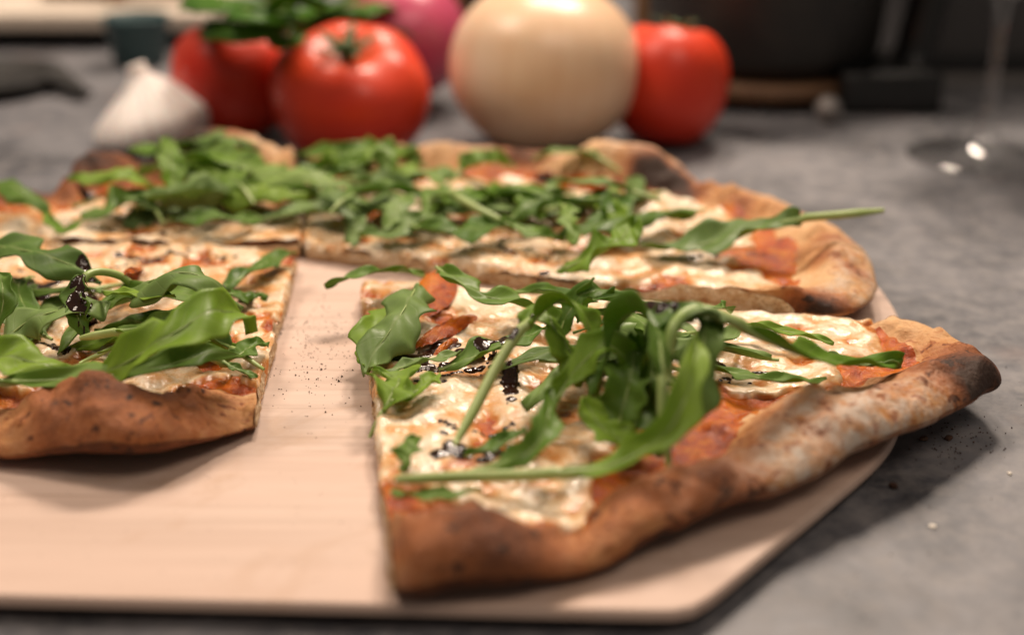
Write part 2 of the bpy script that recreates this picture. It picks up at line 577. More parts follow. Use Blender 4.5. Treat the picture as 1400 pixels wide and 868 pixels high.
def build_slice(name, label, inner, rim, nu, ni, nr, seed, cheese_cov=0.5, bubbles=(), chars=()):
    A = np.array([tuple(P(x, y, ZB + TH)) for x, y in inner])
    A = catmull(A, nu) if len(A) > 1 else np.repeat(A, nu, 0)
    kn = [(*tuple(P(k[0], k[1], ZB))[:2], *k[2:]) for k in rim]
    B = catmull(kn, nu)
    Bx, hr, wd, lift, toast, marg, flour = B[:, :2], B[:, 2], B[:, 3], B[:, 4], B[:, 5], B[:, 6], B[:, 7]
    Ax = A[:, :2]
    D = Bx - Ax
    L = np.linalg.norm(D, axis=1)
    D = D / L[:, None]
    tg = np.gradient(Bx, axis=0)
    tg /= np.linalg.norm(tg, axis=1)[:, None] + 1e-9
    sn = np.abs(D[:, 0] * tg[:, 1] - D[:, 1] * tg[:, 0])
    wd = wd / np.maximum(sn, 0.5)
    wd = np.minimum(wd, L * 0.45)
    # distance from the outer edge for every row
    q_in = np.linspace(0, 1, ni, endpoint=False)
    q_rim = 1 - np.cos(np.linspace(math.pi / 2, 0, nr))
    d = np.concatenate([L[:, None] - (L - 1.35 * wd)[:, None] * q_in[None, :], 1.35 * wd[:, None] * q_rim[None, :]], 1)
    nv = d.shape[1]
    v = 1 - d / L[:, None]
    XY = Bx[:, None, :] - D[:, None, :] * d[:, :, None]
    # a cut made by hand is not dead straight
    X, Y = XY[..., 0], XY[..., 1]
    jit = (fbm(X * 90, Y * 90, seed + 40, 3) - 0.5) * 0.0022
    X = X + jit; Y = Y + (fbm(X * 90, Y * 90, seed + 50, 3) - 0.5) * 0.0022
    x = d / wd[:, None]
    xc = 0.44
    ang = np.clip((xc - x) / xc, 0, 1)
    el = np.sqrt(np.clip(1 - ang ** 2, 0, 1))
    fall = 0.5 + 0.5 * np.cos(np.pi * np.clip((x - xc) / (1.12 - xc), 0, 1))
    lump = (fbm(X * 55, Y * 55, seed, 4) - 0.5)
    lump2 = fbm(X * 24, Y * 24, seed + 5, 2) - 0.5
    H = hr[:, None] * (1 + 0.30 * lump + 0.30 * lump2)
    for (bx, by, br, bh) in bubbles:
        c = P(bx, by, ZB + 0.015)
        rr = np.sqrt((X - c.x) ** 2 + (Y - c.y) ** 2) / br
        H = H + bh * np.exp(-rr ** 2 * 1.6)
    zin = TH + (fbm(X * 70, Y * 70, seed + 3, 4) - 0.5) * 0.004
    zmid = lift[:, None] + 0.36 * H
    zt = np.where(x >= xc, zin + (H - zin) * fall, zmid + (H - zmid) * el)
    zt = np.where(x > 1.3, zin, zt)
    zt = zt + ((fbm(X * 170, Y * 170, seed + 70, 3) - 0.5) * 0.0018 + np.maximum(0, fbm(X * 120, Y * 120, seed + 73, 2) - 0.58) * 0.008 * (x < 1.3)) * smooth(0.0, 0.25, x)
    for (bx, by, br, bh) in bubbles:
        c = P(bx, by, ZB + 0.015)
        rr = np.sqrt((X - c.x) ** 2 + (Y - c.y) ** 2) / br
        zt = zt + np.where(x > xc, bh * 0.35 * np.exp(-rr ** 2 * 1.6), 0)
    zl = lift[:, None] * smooth(1.6, 0.4, x)
    zbt = np.where(x < xc, zl + (zmid - zl) * (1 - el), zl)
    zbt = np.minimum(zbt, zt)
    zbt[:, -1] = zt[:, -1]
    T3 = np.stack([X, Y, ZB + zt], -1)
    B3 = np.stack([X, Y, ZB + 0.0004 + zbt], -1)
    V = np.concatenate([T3.reshape(-1, 3), B3.reshape(-1, 3)])
    n = nu * nv
    F = [f if True else f for f in grid_faces(nu, nv)]
    F += [(n + a, n + dd, n + c, n + b) for (a, b, c, dd) in grid_faces(nu, nv)]
    for j in range(nv - 1):
        F.append((j, j + 1, n + j + 1, n + j))
        k = (nu - 1) * nv + j
        F.append((k, n + k, n + k + 1, k + 1))
    for i in range(nu - 1):
        a, b = i * nv, (i + 1) * nv
        F.append((a, n + a, n + b, b))
        a, b = i * nv + nv - 1, (i + 1) * nv + nv - 1
        F.append((a, b, n + b, n + a))
    dep = Y * math.cos(PITCH) - (T3[..., 2] - CAM_H) * math.sin(PITCH)
    pxs = 700 + F_PX * X / dep
    pys = 434 - F_PX * (Y * math.sin(PITCH) + (T3[..., 2] - CAM_H) * math.cos(PITCH)) / dep

    def near(bx, by):
        r2 = (pxs - bx) ** 2 + (pys - by) ** 2
        k = np.where(r2 < max(60.0, r2.min() * 1.3), dep, 9).argmin()
        return T3.reshape(-1, 3)[k]
    rimw = smooth(1.15, 0.75, x)
    crest = np.clip((zt - 0.010) / 0.018, 0, 1)
    tst = toast[:, None] * rimw + 0.12 + 0.45 * (fbm(X * 38, Y * 38, seed + 9, 4) - 0.42) * rimw + 0.25 * crest * rimw * toast[:, None]
    for (bx, by, br, bh) in bubbles:
        c = P(bx, by, ZB + 0.015)
        rr = np.sqrt((X - c.x) ** 2 + (Y - c.y) ** 2) / br
        tst = tst + 0.35 * np.exp(-rr ** 2 * 3.0)
    for (bx, by, bz, br, amt) in chars:
        c = near(bx, by)
        rr = np.sqrt((X - c[0]) ** 2 + (Y - c[1]) ** 2 + (zt + ZB - c[2]) ** 2) / (br * 0.001)
        tst = tst + amt * np.exp(-rr ** 2 * 1.5) * (0.6 + 0.8 * fbm(X * 110, Y * 110, seed + 60, 3))
    under = np.clip(toast[:, None] + 0.3, 0.5, 0.9) * np.ones_like(zt)
    under = np.where(x > 1.2, 0.22, under)
    flr = flour[:, None] * rimw * smooth(0.75, 0.3, x)
    thing = empty(name, (float(X.mean()), float(Y.mean()), ZB), label, 'pizza slice', 'slices of the cut pizza')
    mesh_from('crust', V, F, M['crust'], thing,
              {'toast': np.concatenate([tst.ravel(), under.ravel()]), 'flour': np.concatenate([flr.ravel(), flr.ravel() * 0.7])})
    def outward(e0, e3, k):
        px_, py_ = -D[e0, 1], D[e0, 0]
        sg = 1.0 if (Bx[e0, 0] - Bx[e3, 0]) * px_ + (Bx[e0, 1] - Bx[e3, 1]) * py_ >= 0 else -1.0
        return np.full(k, px_ * sg), np.full(k, py_ * sg)

    # the crumb that shows at the two straight cuts
    for e0, e3 in ((0, nu // 3), (nu - 1, nu - 1 - nu // 3)):
        ox, oy = outward(e0, e3, nv)
        ln = np.ones(nv)
        CV = []
        for j in range(nv):
            for k in range(7):
                t = k / 6
                zz = B3[e0, j, 2] * (1 - t) + T3[e0, j, 2] * t
                push = 0.0005 + 0.0012 * math.sin(math.pi * t) * float(fbm(X[e0, j] * 400 + zz * 900, Y[e0, j] * 400, seed + 90, 2))
                CV.append((X[e0, j] + ox[j] / ln[j] * push, Y[e0, j] + oy[j] / ln[j] * push, zz))
        mesh_from('cut_face', CV, grid_faces(nv, 7), M['crumb'], thing)
    # sauce
    edge = np.minimum(0.80, marg[:, None] * 0.95) + 0.3 * (fbm(X * 60, Y * 60, seed + 21, 3) - 0.5)
    cut = np.minimum(np.arange(nu), nu - 1 - np.arange(nu))[:, None] * np.ones((1, nv))
    hs = np.minimum(smooth(0, 0.25, x - edge), 1) * 0.0008 - 0.0003 + (fbm(X * 260, Y * 260, seed + 23, 3) - 0.5) * 0.0007
    hs = np.where(x < edge - 0.05, -0.0006, hs)
    sv = np.stack([X, Y, ZB + zt + hs], -1).reshape(-1, 3)
    hsf = hs.ravel()
    SF = [f for f in grid_faces(nu, nv) if max(hsf[i] for i in f) > -0.0002]
    split_parts('sauce', sv, SF, {}, M['sauce'], thing, 60)
    # cheese, sagging over the cut edges
    def pad(a_):
        return np.concatenate([a_[:1], a_, a_[-1:]], 0)
    Xp, Yp, Zp = pad(X), pad(Y), pad(zt)
    for e0, e1 in ((0, 1), (-1, -2)):
        ox, oy = outward(e0 if e0 == 0 else nu - 1, nu // 3 if e0 == 0 else nu - 1 - nu // 3, nv)
        Xp[e0] += ox * 0.0012
        Yp[e0] += oy * 0.0012
        Zp[e0] -= 0.0045 * smooth(0.35, 0.75, fbm(Xp[e0] * 120, Yp[e0] * 120, seed + 80, 2)) + 0.001
    xp = pad(x)
    big = fbm(Xp * 34 + seed, Yp * 34, seed + 31, 4)
    med = fbm(Xp * 120, Yp * 120, seed + 33, 3)
    blob = fbm(Xp * 230, Yp * 230, seed + 35, 2)
    fld = big * 0.66 + med * 0.34 - (1 - cheese_cov) + 0.02
    mg = pad(marg)[:, None]
    fld = fld - 0.5 * smooth(mg * 1.12, mg * 0.9, xp + 0.7 * (big - 0.5))
    hc = np.clip(fld * 14, -1, 1)
    hc = np.where(hc > 0, np.sqrt(np.clip(hc, 0, 1)), hc)
    hc = hc * 0.0015 + np.where(hc > 0, ((med - 0.42) * 0.0021 + (blob - 0.5) * 0.0007) * np.clip(hc, 0, 1), 0)
    hc = np.where(fld <= 0, np.minimum(hc, -0.0004), np.maximum(hc, 0.0006 * np.clip(fld * 60, 0, 1)))
    cv = np.stack([Xp, Yp, ZB + Zp + hc + 0.0004], -1).reshape(-1, 3)
    hcf = fld.ravel()
    CF = [f for f in grid_faces(nu + 2, nv) if max(hcf[i] for i in f) > 0]
    thin = 1 - smooth(0.0, 0.035, fld)
    low = 1 - smooth(0.0006, 0.0019, hc)
    split_parts('cheese_patch', cv, CF, {'thin': thin.ravel(), 'low': low.ravel()}, M['cheese'], thing, 60)
    SURF[name + str(seed)] = thing
    return thing


# rim knots: pixel x, y of the outer foot, crest height, rim width, lift of the foot, browning, how near cheese comes, flour
S1 = build_slice('pizza_slice', 'front right pizza slice with long floury crust running to a charred tip', [(497, 388)],
                 [(541, 832, .011, .024, .001, .44, 1.1, .1), (575, 843, .0185, .030, .001, .48, 1.1, .0), (640, 840, .0205, .032, .002, .52, 1.1, .0), (710, 828, .0160, .027, .002, .50, 1.0, .0),
                  (775, 810, .0092, .019, .001, .44, .85, .0), (830, 797, .0090, .018, .001, .44, .85, .0), (885, 776, .0150, .023, .003, .50, 1.2, .0), (940, 757, .0165, .023, .004, .44, 2.0, .2), (1010, 730, .0150, .023, .005, .38, 2.3, .45),
                  (1080, 708, .0160, .026, .004, .26, 2.3, .9), (1160, 668, .0215, .036, .004, .22, 1.5, 1.0), (1235, 632, .0190, .036, .004, .26, 1.3, .9), (1290, 602, .0150, .030, .003, .26, 1.3, .7),
                  (1342, 568, .0165, .028, .002, .52, 1.4, .1), (1366, 552, .0140, .024, .002, .60, 1.4, .0), (1345, 524, .0115, .020, .003, .36, 1.3, .0), (1300, 494, .0110, .018, .004, .16, 1.2, .0), (1262, 476, .0100, .015, .003, .14, 1.1, .1)],
                 250, 118, 38, 3, 0.625, chars=[(1348, 532, 11, 13, .55), (1000, 655, 12, 15, .18)])
S2 = build_slice('pizza_slice', 'front left pizza slice with smooth dark brown hump of crust', [(402, 352), (340, 346), (200, 341), (-60, 340), (-260, 340)],
                 [(345, 598, .006, .011, .001, .30, 1.0, .0), (312, 614, .0075, .015, .002, .42, 1.1, .0), (235, 654, .0175, .031, .004, .52, 1.1, .0), (150, 666, .0235, .038, .005, .52, 1.1, .0),
                  (80, 656, .017, .034, .003, .48, 1.1, .0), (10, 646, .010, .026, .001, .32, 1.2, .0), (-70, 636, .013, .030, .001, .4, 1.1, .1), (-260, 650, .016, .03, .002, .5, 1.1, .1)],
                 220, 112, 34, 11, 0.62, chars=())
S3 = build_slice('pizza_slice', 'back right pizza slice with golden rounded crust and charred bubble', [(420, 334)],
                 [(1085, 452, .012, .026, .002, .20, 1.0, .0), (1140, 458, .0135, .026, .003, .22, 1.1, .0), (1186, 444, .0150, .028, .004, .10, 1.1, .6), (1192, 408, .0160, .028, .003, .10, 1.2, .5),
                  (1158, 358, .0150, .027, .002, .20, 1.2, .1), (1095, 316, .0125, .024, .001, .10, 1.1, .1), (1025, 292, .012, .026, .001, .32, 1.0, .1), (968, 282, .011, .022, .001, .35, 1.0, .2),
                  (925, 270, .021, .032, .002, .16, 1.3, .6), (860, 258, .023, .034, .002, .14, 1.3, .7), (790, 248, .014, .026, .001, .18, 1.1, .6), (700, 243, .016, .026, .001, .28, 1.0, .5),
                  (600, 243, .016, .026, .001, .18, 1.0, .7), (500, 246, .014, .024, .001, .32, 1.0, .3), (424, 250, .014, .022, .001, .32, 1.0, .2)],
                 250, 100, 30, 23, 0.625, bubbles=[(888, 266, 0.019, 0.013)],
                 chars=[(876, 226, 20, 11, .8), (905, 244, 10, 11, .7), (935, 262, 10, 8, .6), (1110, 432, 8, 13, .55), (1150, 440, 8, 10, .4), (1075, 350, 14, 9, .35), (1120, 345, 14, 9, .35), (1165, 360, 14, 9, .4), (1130, 320, 14, 9, .35), (1010, 275, 12, 8, .35), (720, 200, 14, 12, .35)])
S4 = build_slice('pizza_slice', 'back left pizza slice with torn brown crust beside the garlic', [(410, 334), (340, 338), (200, 337), (-60, 336), (-260, 336)],
                 [(402, 248, .016, .024, .001, .26, 1.0, .6), (345, 244, .024, .030, .002, .20, 1.2, .7), (270, 246, .026, .032, .002, .50, 1.4, .1), (212, 254, .014, .028, .003, .50, 1.2, .1),
                  (160, 262, .021, .030, .003, .50, 1.3, .0), (115, 268, .019, .028, .003, .50, 1.2, .0), (78, 284, .008, .022, .001, .36, 1.1, .1), (0, 286, .014, .026, .001, .42, 1.2, .1), (-100, 292, .015, .026, .001, .4, 1.1, .1), (-260, 297, .015, .026, .001, .4, 1.1, .1)],
                 190, 76, 26, 37, 0.62, chars=[(280, 190, 18, 14, .4), (120, 215, 14, 12, .25), (50, 258, 10, 12, .25)])

# ------------------------------------------------------------------ arugula
rng = random.Random(5)


def leaf_mesh(pts, width, lobes=0, depth=0.0, st=0.3, roll=(0, 0), cup=0.15, ruffle=0.1, seed=0, n=60, m=7, tip=0.9, parent=None, mat='leaf', stalk_r=0.0009, under=0.0):
    r = random.Random(seed)
    c = catmull([tuple(p) for p in pts], n)
    T = np.gradient(c, axis=0)
    T /= np.linalg.norm(T, axis=1)[:, None]
    V, lt, ls, un = [], [], [], []
    ph1, ph2, ph3 = r.uniform(0, 6), r.uniform(0, 6), r.uniform(0, 6)
    i0 = int(st * (n - 1))
    rows = list(range(i0, n))
    nrm = []
    up = Vector((0, 0, 1))
    prev = None
    for i in range(n):
        t = Vector(T[i])
        ref = up if prev is None else (prev * 0.8 + up * 0.2)
        N_ = (ref - t * ref.dot(t))
        if N_.length < 1e-4: N_ = Vector((0, -1, 0)) - t * Vector((0, -1, 0)).dot(t)
        N_.normalize()
        prev = N_
        nrm.append(N_)
    for i in rows:
        u = (i - i0) / max(1, n - 1 - i0)
        t = Vector(T[i])
        a = R(roll[0] + (roll[1] - roll[0]) * u)
        N_ = Matrix.Rotation(a, 3, t) @ nrm[i]
        B_ = t.cross(N_)
        env = max(0.0, math.sin(math.pi * min(1, (u ** tip) * 0.985 + 0.012))) ** 0.75 + 0.02
        for k in range(-m, m + 1):
            s = k / m
            ph = ph1 if s < 0 else ph2
            w_ = env
            if lobes:
                fp = (lobes * u + ph) % 1.0
                tooth = (fp / 0.68) ** 1.3 if fp < 0.68 else 1 - ((fp - 0.68) / 0.32) ** 0.8
                w_ *= 1 - depth * (1 - tooth) * smooth(0.0, 0.06, u) * (1 - 0.75 * smooth(0.66, 0.85, u))
            w_ *= 1 + (0.08 * math.sin(u * 41 + ph * 3) + 0.12 * math.sin(u * 13 + ph * 5)) * abs(s)
            w_ *= width * 0.5
            lat = s * w_
            zz = cup * width * (s * s - 0.3) * env + ruffle * width * (s ** 2) * math.sin(u * 11 + ph + (1.7 if s < 0 else 0)) * 0.5
            zz += 0.03 * width * math.sin(u * 23 + s * 4 + ph3)
            p = Vector(c[i]) + B_ * lat + N_ * zz
            p.z = max(p.z, ZB + 0.0045) if p.y > 0.3 else p.z
            V.append(p); lt.append(u); ls.append(s); un.append(under)
    b = mesh_from('blade', V, grid_faces(len(rows), 2 * m + 1), M[mat], parent, {'lt': lt, 'ls': ls, 'under': un})
    so = b.modifiers.new('thickness', 'SOLIDIFY')
    so.thickness = 0.00026
    so.offset = 0
    # stalk and midrib: one tapering tube
    V, seg = [], 7
    last = int(n * 0.93)
    for i in range(last):
        u = i / (n - 1)
        rad = stalk_r * min(1.0, 0.55 + u * 4) * (1.0 if u < st else max(0.10, (1 - (u - st) / (1 - st)) * (0.42 + 0.58 * max(0.0, 1 - (u - st) / 0.10))))
        t = Vector(T[i])
        ub = max(0, (i - i0) / max(1, n - 1 - i0))
        N_ = Matrix.Rotation(R(roll[0] + (roll[1] - roll[0]) * ub), 3, t) @ nrm[i]
        B_ = t.cross(N_)
        envz = max(0.0, math.sin(math.pi * min(1, (ub ** tip) * 0.985 + 0.012))) ** 0.75 if i >= i0 else 0
        base = Vector(c[i]) - N_ * (0.3 * cup * width * envz + rad * (0.35 if i >= i0 else 0.0))
        for k in range(seg):
            a = 2 * math.pi * k / seg
            p = base + (B_ * math.cos(a) + N_ * math.sin(a)) * rad
            V.append(p)
    F = []
    for i in range(last - 1):
        for k in range(seg):
            F.append((i * seg + k, i * seg + (k + 1) % seg, (i + 1) * seg + (k + 1) % seg, (i + 1) * seg + k))
    F.append(tuple(range(seg)))
    F.append(tuple(reversed(range((last - 1) * seg, last * seg))))
    mesh_from('stalk', V, F, M['stalk'], parent)
    return b


def arugula(label, pts, width, group=None, **kw):
    """pts: pixel x, pixel y, height above the peel in millimetres"""
    q = [P(x, y, ZB + z * 0.001) for x, y, z in pts]
    c = sum(q, Vector()) / len(q)
    e = empty('arugula_leaf', (c.x, c.y, ZB + TH), label, 'arugula leaf', group)
    kw.setdefault('lobes', [2.2, 2.8, 3.3][kw.get('seed', 0) % 3])
    kw.setdefault('depth', 0.38)
    kw['depth'] = min(0.75, kw['depth'] * 1.15)
    kw['cup'] = kw.get('cup', .15) * 0.6
    kw.setdefault('ruffle', 0.26)
    leaf_mesh(q, width * 0.001, parent=e, **kw)
    return e


HERO = [
    # ---- front right slice
    ('long arugula leaf whose pale stalk lies along the front of the front right slice',
     [(540, 655, 14), (640, 651, 14), (740, 648, 15), (830, 636, 18), (895, 604, 24), (932, 556, 32), (950, 500, 40), (952, 452, 44)], 14, dict(st=.42, roll=(20, 60), cup=.25, seed=1, mat='leaf2', stalk_r=.0016)),
    ('arugula leaf on tall pale stalk arching up from the front right slice',
     [(622, 607, 12), (650, 556, 18), (684, 492, 27), (724, 436, 36), (768, 408, 41), (800, 428, 38), (806, 478, 28), (792, 530, 18)], 25, dict(st=.50, roll=(-25, -50), cup=.15, seed=2, mat='leaf2', stalk_r=.0016, tip=.8)),
    ('curled arugula leaf bent over at the centre of the front right pile',
     [(915, 640, 13), (905, 560, 26), (905, 470, 40), (880, 424, 44), (845, 436, 40), (828, 485, 30), (815, 545, 20)], 20, dict(st=.3, roll=(40, 10), cup=.3, seed=3, mat='leaf', stalk_r=.0014)),
    ('arugula leaf with thick ribbed stalk reaching right to the crust tip',
     [(915, 520, 30), (918, 455, 42), (950, 424, 46), (1010, 442, 43), (1075, 474, 34), (1140, 492, 24), (1195, 494, 18), (1234, 492, 15)], 19, dict(st=.34, roll=(-10, 15), cup=.2, lobes=3, depth=.35, seed=4, mat='leaf2', stalk_r=.0017)),
    ('wide arugula leaf hanging down the front of the front right pile',
     [(968, 428, 44), (962, 470, 40), (950, 530, 30), (930, 580, 20), (895, 622, 13)], 18, dict(st=.05, roll=(10, -10), cup=-.2, seed=5, mat='leaf', under=.25)),
    ('lobed arugula leaf with fine pale midrib above the gap between slices',
     [(596, 365, 22), (625, 382, 22), (660, 402, 20), (700, 412, 18), (745, 426, 15)], 21, dict(st=.04, lobes=2.5, depth=.75, roll=(0, -10), cup=.1, seed=6, mat='leaf')),
    ('pointed arugula leaf sticking out over the bare wood at the slice corner',
     [(584, 378, 11), (548, 370, 16), (505, 372, 18), (470, 382, 17), (444, 392, 15)], 13, dict(st=.05, lobes=2, depth=.5, roll=(0, 20), cup=.2, seed=7, mat='leaf')),
    ('broad rounded arugula leaf at the left edge of the front right slice',
     [(572, 388, 19), (556, 420, 19), (535, 452, 17), (512, 484, 13), (500, 510, 10)], 26, dict(st=.02, roll=(10, -15), cup=-.25, seed=8, mat='leaf', under=.35)),
    ('green leaf flat under the rounded leaf at the left cut',
     [(560, 400, 12), (530, 430, 12), (506, 470, 11), (500, 505, 10)], 20, dict(st=.03, roll=(0, 0), cup=.1, seed=38, mat='leaf2')),
    ('yellowish lobed arugula leaf drooping off the left cut edge',
     [(505, 598, 3), (522, 565, 9), (535, 535, 14), (545, 515, 14), (510, 508, 13)], 21, dict(st=.25, lobes=2, depth=.4, roll=(0, 0), cup=.25, seed=9, mat='leaf2')),
    ('short bright leaf beside the yellowish drooping leaf',
     [(535, 548, 12), (558, 540, 13), (580, 525, 14), (600, 512, 13)], 11, dict(st=.05, cup=.2, seed=10, mat='leaf2')),
    ('narrow grey-green arugula leaf lying by the dark glaze',
     [(520, 508, 12), (555, 500, 13), (590, 490, 14), (630, 484, 13)], 11, dict(st=.02, roll=(-10, -10), cup=.15, seed=11, under=.4)),
    ('dark arugula leaf under the arching pale stalk',
     [(600, 505, 11), (650, 485, 14), (700, 465, 16), (745, 450, 15)], 17, dict(st=.05, cup=.2, seed=12)),
    ('small dark oval leaf on the front left corner of the front right slice',
     [(548, 645, 10), (555, 628, 13), (562, 606, 15), (570, 598, 15)], 11, dict(st=.02, cup=.2, seed=13)),
    ('dark leaf tucked below the long front stalk',
     [(535, 672, 9), (575, 676, 11), (615, 674, 12), (660, 668, 12)], 9, dict(st=.02, cup=.1, seed=14)),
    ('small lobed leaf between glaze and cheese at the front',
     [(635, 622, 11), (665, 612, 13), (700, 596, 15), (718, 584, 15)], 10, dict(st=.02, lobes=2, depth=.4, cup=.2, seed=15)),
    ('leaf standing on edge in front of the central pile',
     [(640, 645, 11), (690, 630, 15), (735, 606, 20), (752, 560, 24), (750, 530, 24)], 13, dict(st=.1, roll=(20, 60), cup=.2, seed=16)),
    ('small upright leaf tip at the back of the front right pile',
     [(790, 440, 22), (795, 420, 28), (800, 398, 36), (812, 380, 41)], 11, dict(st=.05, roll=(0, 20), cup=-.2, seed=17, under=.3)),
    ('folded leaf low in the middle of the front right pile',
     [(840, 600, 13), (850, 560, 20), (862, 510, 28), (870, 460, 34)], 22, dict(st=.02, roll=(20, -20), cup=.3, seed=18)),
    ('leaf lying behind the curled central leaf',
     [(700, 398, 16), (760, 400, 20), (830, 408, 24), (890, 415, 24)], 15, dict(st=.03, lobes=3, depth=.5, cup=.2, seed=19)),
    ('large smooth leaf facing forward left of the pile',
     [(742, 420, 34), (760, 455, 30), (790, 500, 22), (815, 545, 14)], 24, dict(st=.02, roll=(-25, -25), cup=-.15, seed=20, mat='leaf2')),
    ('shaded leaf at the heart of the front right pile',
     [(880, 470, 30), (890, 510, 26), (880, 560, 18), (850, 600, 13)], 20, dict(st=.02, roll=(30, 10), cup=.25, seed=21)),
    ('dark lower leaf beneath the ribbed stalk on the right',
     [(960, 500, 14), (1010, 510, 13), (1070, 520, 13), (1130, 516, 12)], 11, dict(st=.03, lobes=3, depth=.6, cup=.2, seed=22)),
    ('two-toned leaf end lying near the crust tip',
     [(1130, 486, 14), (1165, 494, 15), (1200, 498, 15), (1232, 500, 13)], 11, dict(st=.02, roll=(0, -20), cup=.2, seed=23, under=.55)),
    ('small wet dark leaf curl at the far cut edge',
     [(955, 432, 16), (972, 424, 19), (990, 418, 21), (1000, 428, 17)], 8, dict(st=.02, cup=.4, seed=24)),
    ('leaf lying over the far edge behind the ribbed stalk',
     [(1005, 440, 14), (1040, 446, 14), (1090, 455, 13), (1140, 470, 12)], 9, dict(st=.05, lobes=2, depth=.5, cup=.2, seed=25, mat='leaf2')),
    ('narrow pale ribbon leaf curling beside the arching stalk',
     [(745, 590, 12), (762, 545, 20), (790, 500, 28), (830, 470, 34), (862, 500, 28), (868, 545, 20)], 15, dict(st=.2, roll=(10, 40), cup=.3, seed=70, mat='leaf2')),
    ('leaf hooked over the top of the front right pile',
     [(860, 560, 16), (880, 500, 30), (910, 440, 42), (945, 420, 46), (970, 445, 42), (968, 490, 34)], 14, dict(st=.15, roll=(0, 30), cup=.3, seed=71, mat='leaf')),
    ('short pale leaf flap at the crest of the pile',
     [(925, 450, 42), (945, 428, 47), (975, 424, 47), (1000, 440, 42)], 14, dict(st=.03, roll=(-20, 0), cup=-.2, seed=72, under=.6)),
    ('leaf spreading left from the foot of the pile',
     [(905, 615, 13), (860, 606, 15), (820, 580, 18), (800, 545, 22)], 16, dict(st=.05, lobes=2, depth=.4, roll=(0, -20), cup=.2, seed=73, mat='leaf2')),
    ('slim leaf behind the arching pale stalk',
     [(760, 470, 22), (775, 430, 30), (800, 400, 36), (840, 398, 36)], 13, dict(st=.05, roll=(20, 0), cup=.2, seed=74)),
    # ---- front left slice
    ('long arugula leaf along the front edge of the front left slice',
     [(-60, 522, 19), (40, 520, 19), (130, 514, 20), (220, 500, 22), (290, 482, 22), (335, 486, 17)], 14, dict(st=.15, roll=(25, 25), cup=.2, seed=26, stalk_r=.0014)),
    ('large upright pointed green leaf on the front left slice',
     [(120, 522, 17), (180, 490, 25), (235, 455, 33), (290, 425, 36), (330, 430, 30), (345, 455, 24)], 27, dict(st=.03, roll=(38, 25), cup=.1, seed=27, mat='leaf2')),
    ('domed wet leaf shining on the front left slice',
     [(178, 402, 21), (215, 385, 30), (258, 376, 34), (300, 395, 29), (330, 425, 20)], 26, dict(st=.02, roll=(10, 10), cup=-.25, seed=28, under=.3)),
    ('flat leaf with pale midrib at the left picture edge',
     [(-50, 338, 20), (0, 338, 24), (55, 348, 28), (100, 364, 26), (138, 388, 20)], 25, dict(st=.04, roll=(15, 15), cup=-.1, seed=29, under=.15, stalk_r=.0014)),
    ('grey-green leaf lying across the middle left of the pile',
     [(0, 470, 15), (40, 440, 19), (90, 424, 22), (150, 414, 20)], 24, dict(st=.02, roll=(10, 0), cup=-.15, seed=30, under=.4)),
    ('looped leaf stalk with dark glaze running down',
     [(190, 400, 18), (165, 378, 26), (130, 372, 30), (104, 392, 28), (104, 425, 22), (120, 462, 14)], 12, dict(st=.55, roll=(0, 0), cup=.3, seed=31, stalk_r=.0013)),
    ('pale stalked leaf running to the right under the pointed leaf',
     [(110, 462, 15), (165, 452, 18), (225, 440, 20), (290, 425, 20)], 12, dict(st=.3, roll=(20, 20), cup=.2, seed=32, stalk_r=.0014)),
    ('dark folded leaf under the domed wet leaf',
     [(135, 415, 16), (190, 405, 20), (240, 400, 21), (300, 405, 16)], 19, dict(st=.02, roll=(20, 0), cup=.3, seed=33)),
    ('thin bright leaf edge across the middle of the left pile',
     [(140, 398, 24), (190, 402, 27), (240, 406, 28)], 9, dict(st=.02, roll=(0, 0), cup=.1, seed=34, mat='leaf2')),
    ('leaf with pale rib near the cut corner of the front left slice',
     [(290, 400, 11), (325, 382, 13), (360, 360, 14), (405, 345, 12)], 15, dict(st=.05, lobes=2, depth=.4, cup=.1, seed=35, stalk_r=.0012)),
    ('dark wet leaf hanging on the right cut of the front left slice',
     [(300, 405, 14), (325, 402, 14), (348, 402, 12), (366, 408, 10)], 14, dict(st=.02, cup=-.2, seed=36)),
    ('small leaf and stalk end at the front right corner of the left slice',
     [(300, 498, 12), (325, 485, 14), (345, 472, 14), (368, 468, 12)], 11, dict(st=.05, roll=(0, 20), cup=.2, seed=37)),
    ('bright leaf corner at the lower left picture edge',
     [(-60, 500, 16), (-10, 488, 22), (40, 492, 22), (95, 512, 17)], 22, dict(st=.02, roll=(20, 20), cup=.1, seed=39, mat='leaf2')),
    ('upright dark leaf cut by the left picture edge',
     [(-12, 480, 14), (-2, 440, 22), (4, 400, 30), (0, 372, 33)], 14, dict(st=.02, roll=(10, 0), cup=.3, seed=40)),
    ('stalk end jutting from under the front pile of the left slice',
     [(250, 470, 16), (290, 488, 15), (320, 502, 13), (352, 516, 10)], 6, dict(st=.6, cup=.2, seed=41, stalk_r=.0014)),
    # ---- back right slice
    ('long arugula leaf with thin tail pointing right past the back crust',
     [(1208, 288, 27), (1150, 294, 26), (1085, 300, 24), (1030, 312, 20), (975, 328, 15), (920, 338, 12), (876, 334, 12)], 27, dict(st=.34, lobes=3, depth=.3, roll=(-15, -5), cup=.2, seed=50, stalk_r=.0016, under=.3)),
    ('large lobed leaf leaning off the front of the back right slice',
     [(760, 372, 11), (800, 352, 17), (840, 332, 22), (868, 305, 24)], 26, dict(st=.03, lobes=2.5, depth=.55, roll=(15, 15), cup=.15, seed=51, mat='leaf2')),
    ('leaf on pale slanting stalk in the middle of the back right slice',
     [(612, 262, 22), (650, 284, 20), (690, 304, 17), (740, 322, 14), (790, 330, 11)], 17, dict(st=.5, lobes=2, depth=.5, cup=.2, seed=52, stalk_r=.0016)),
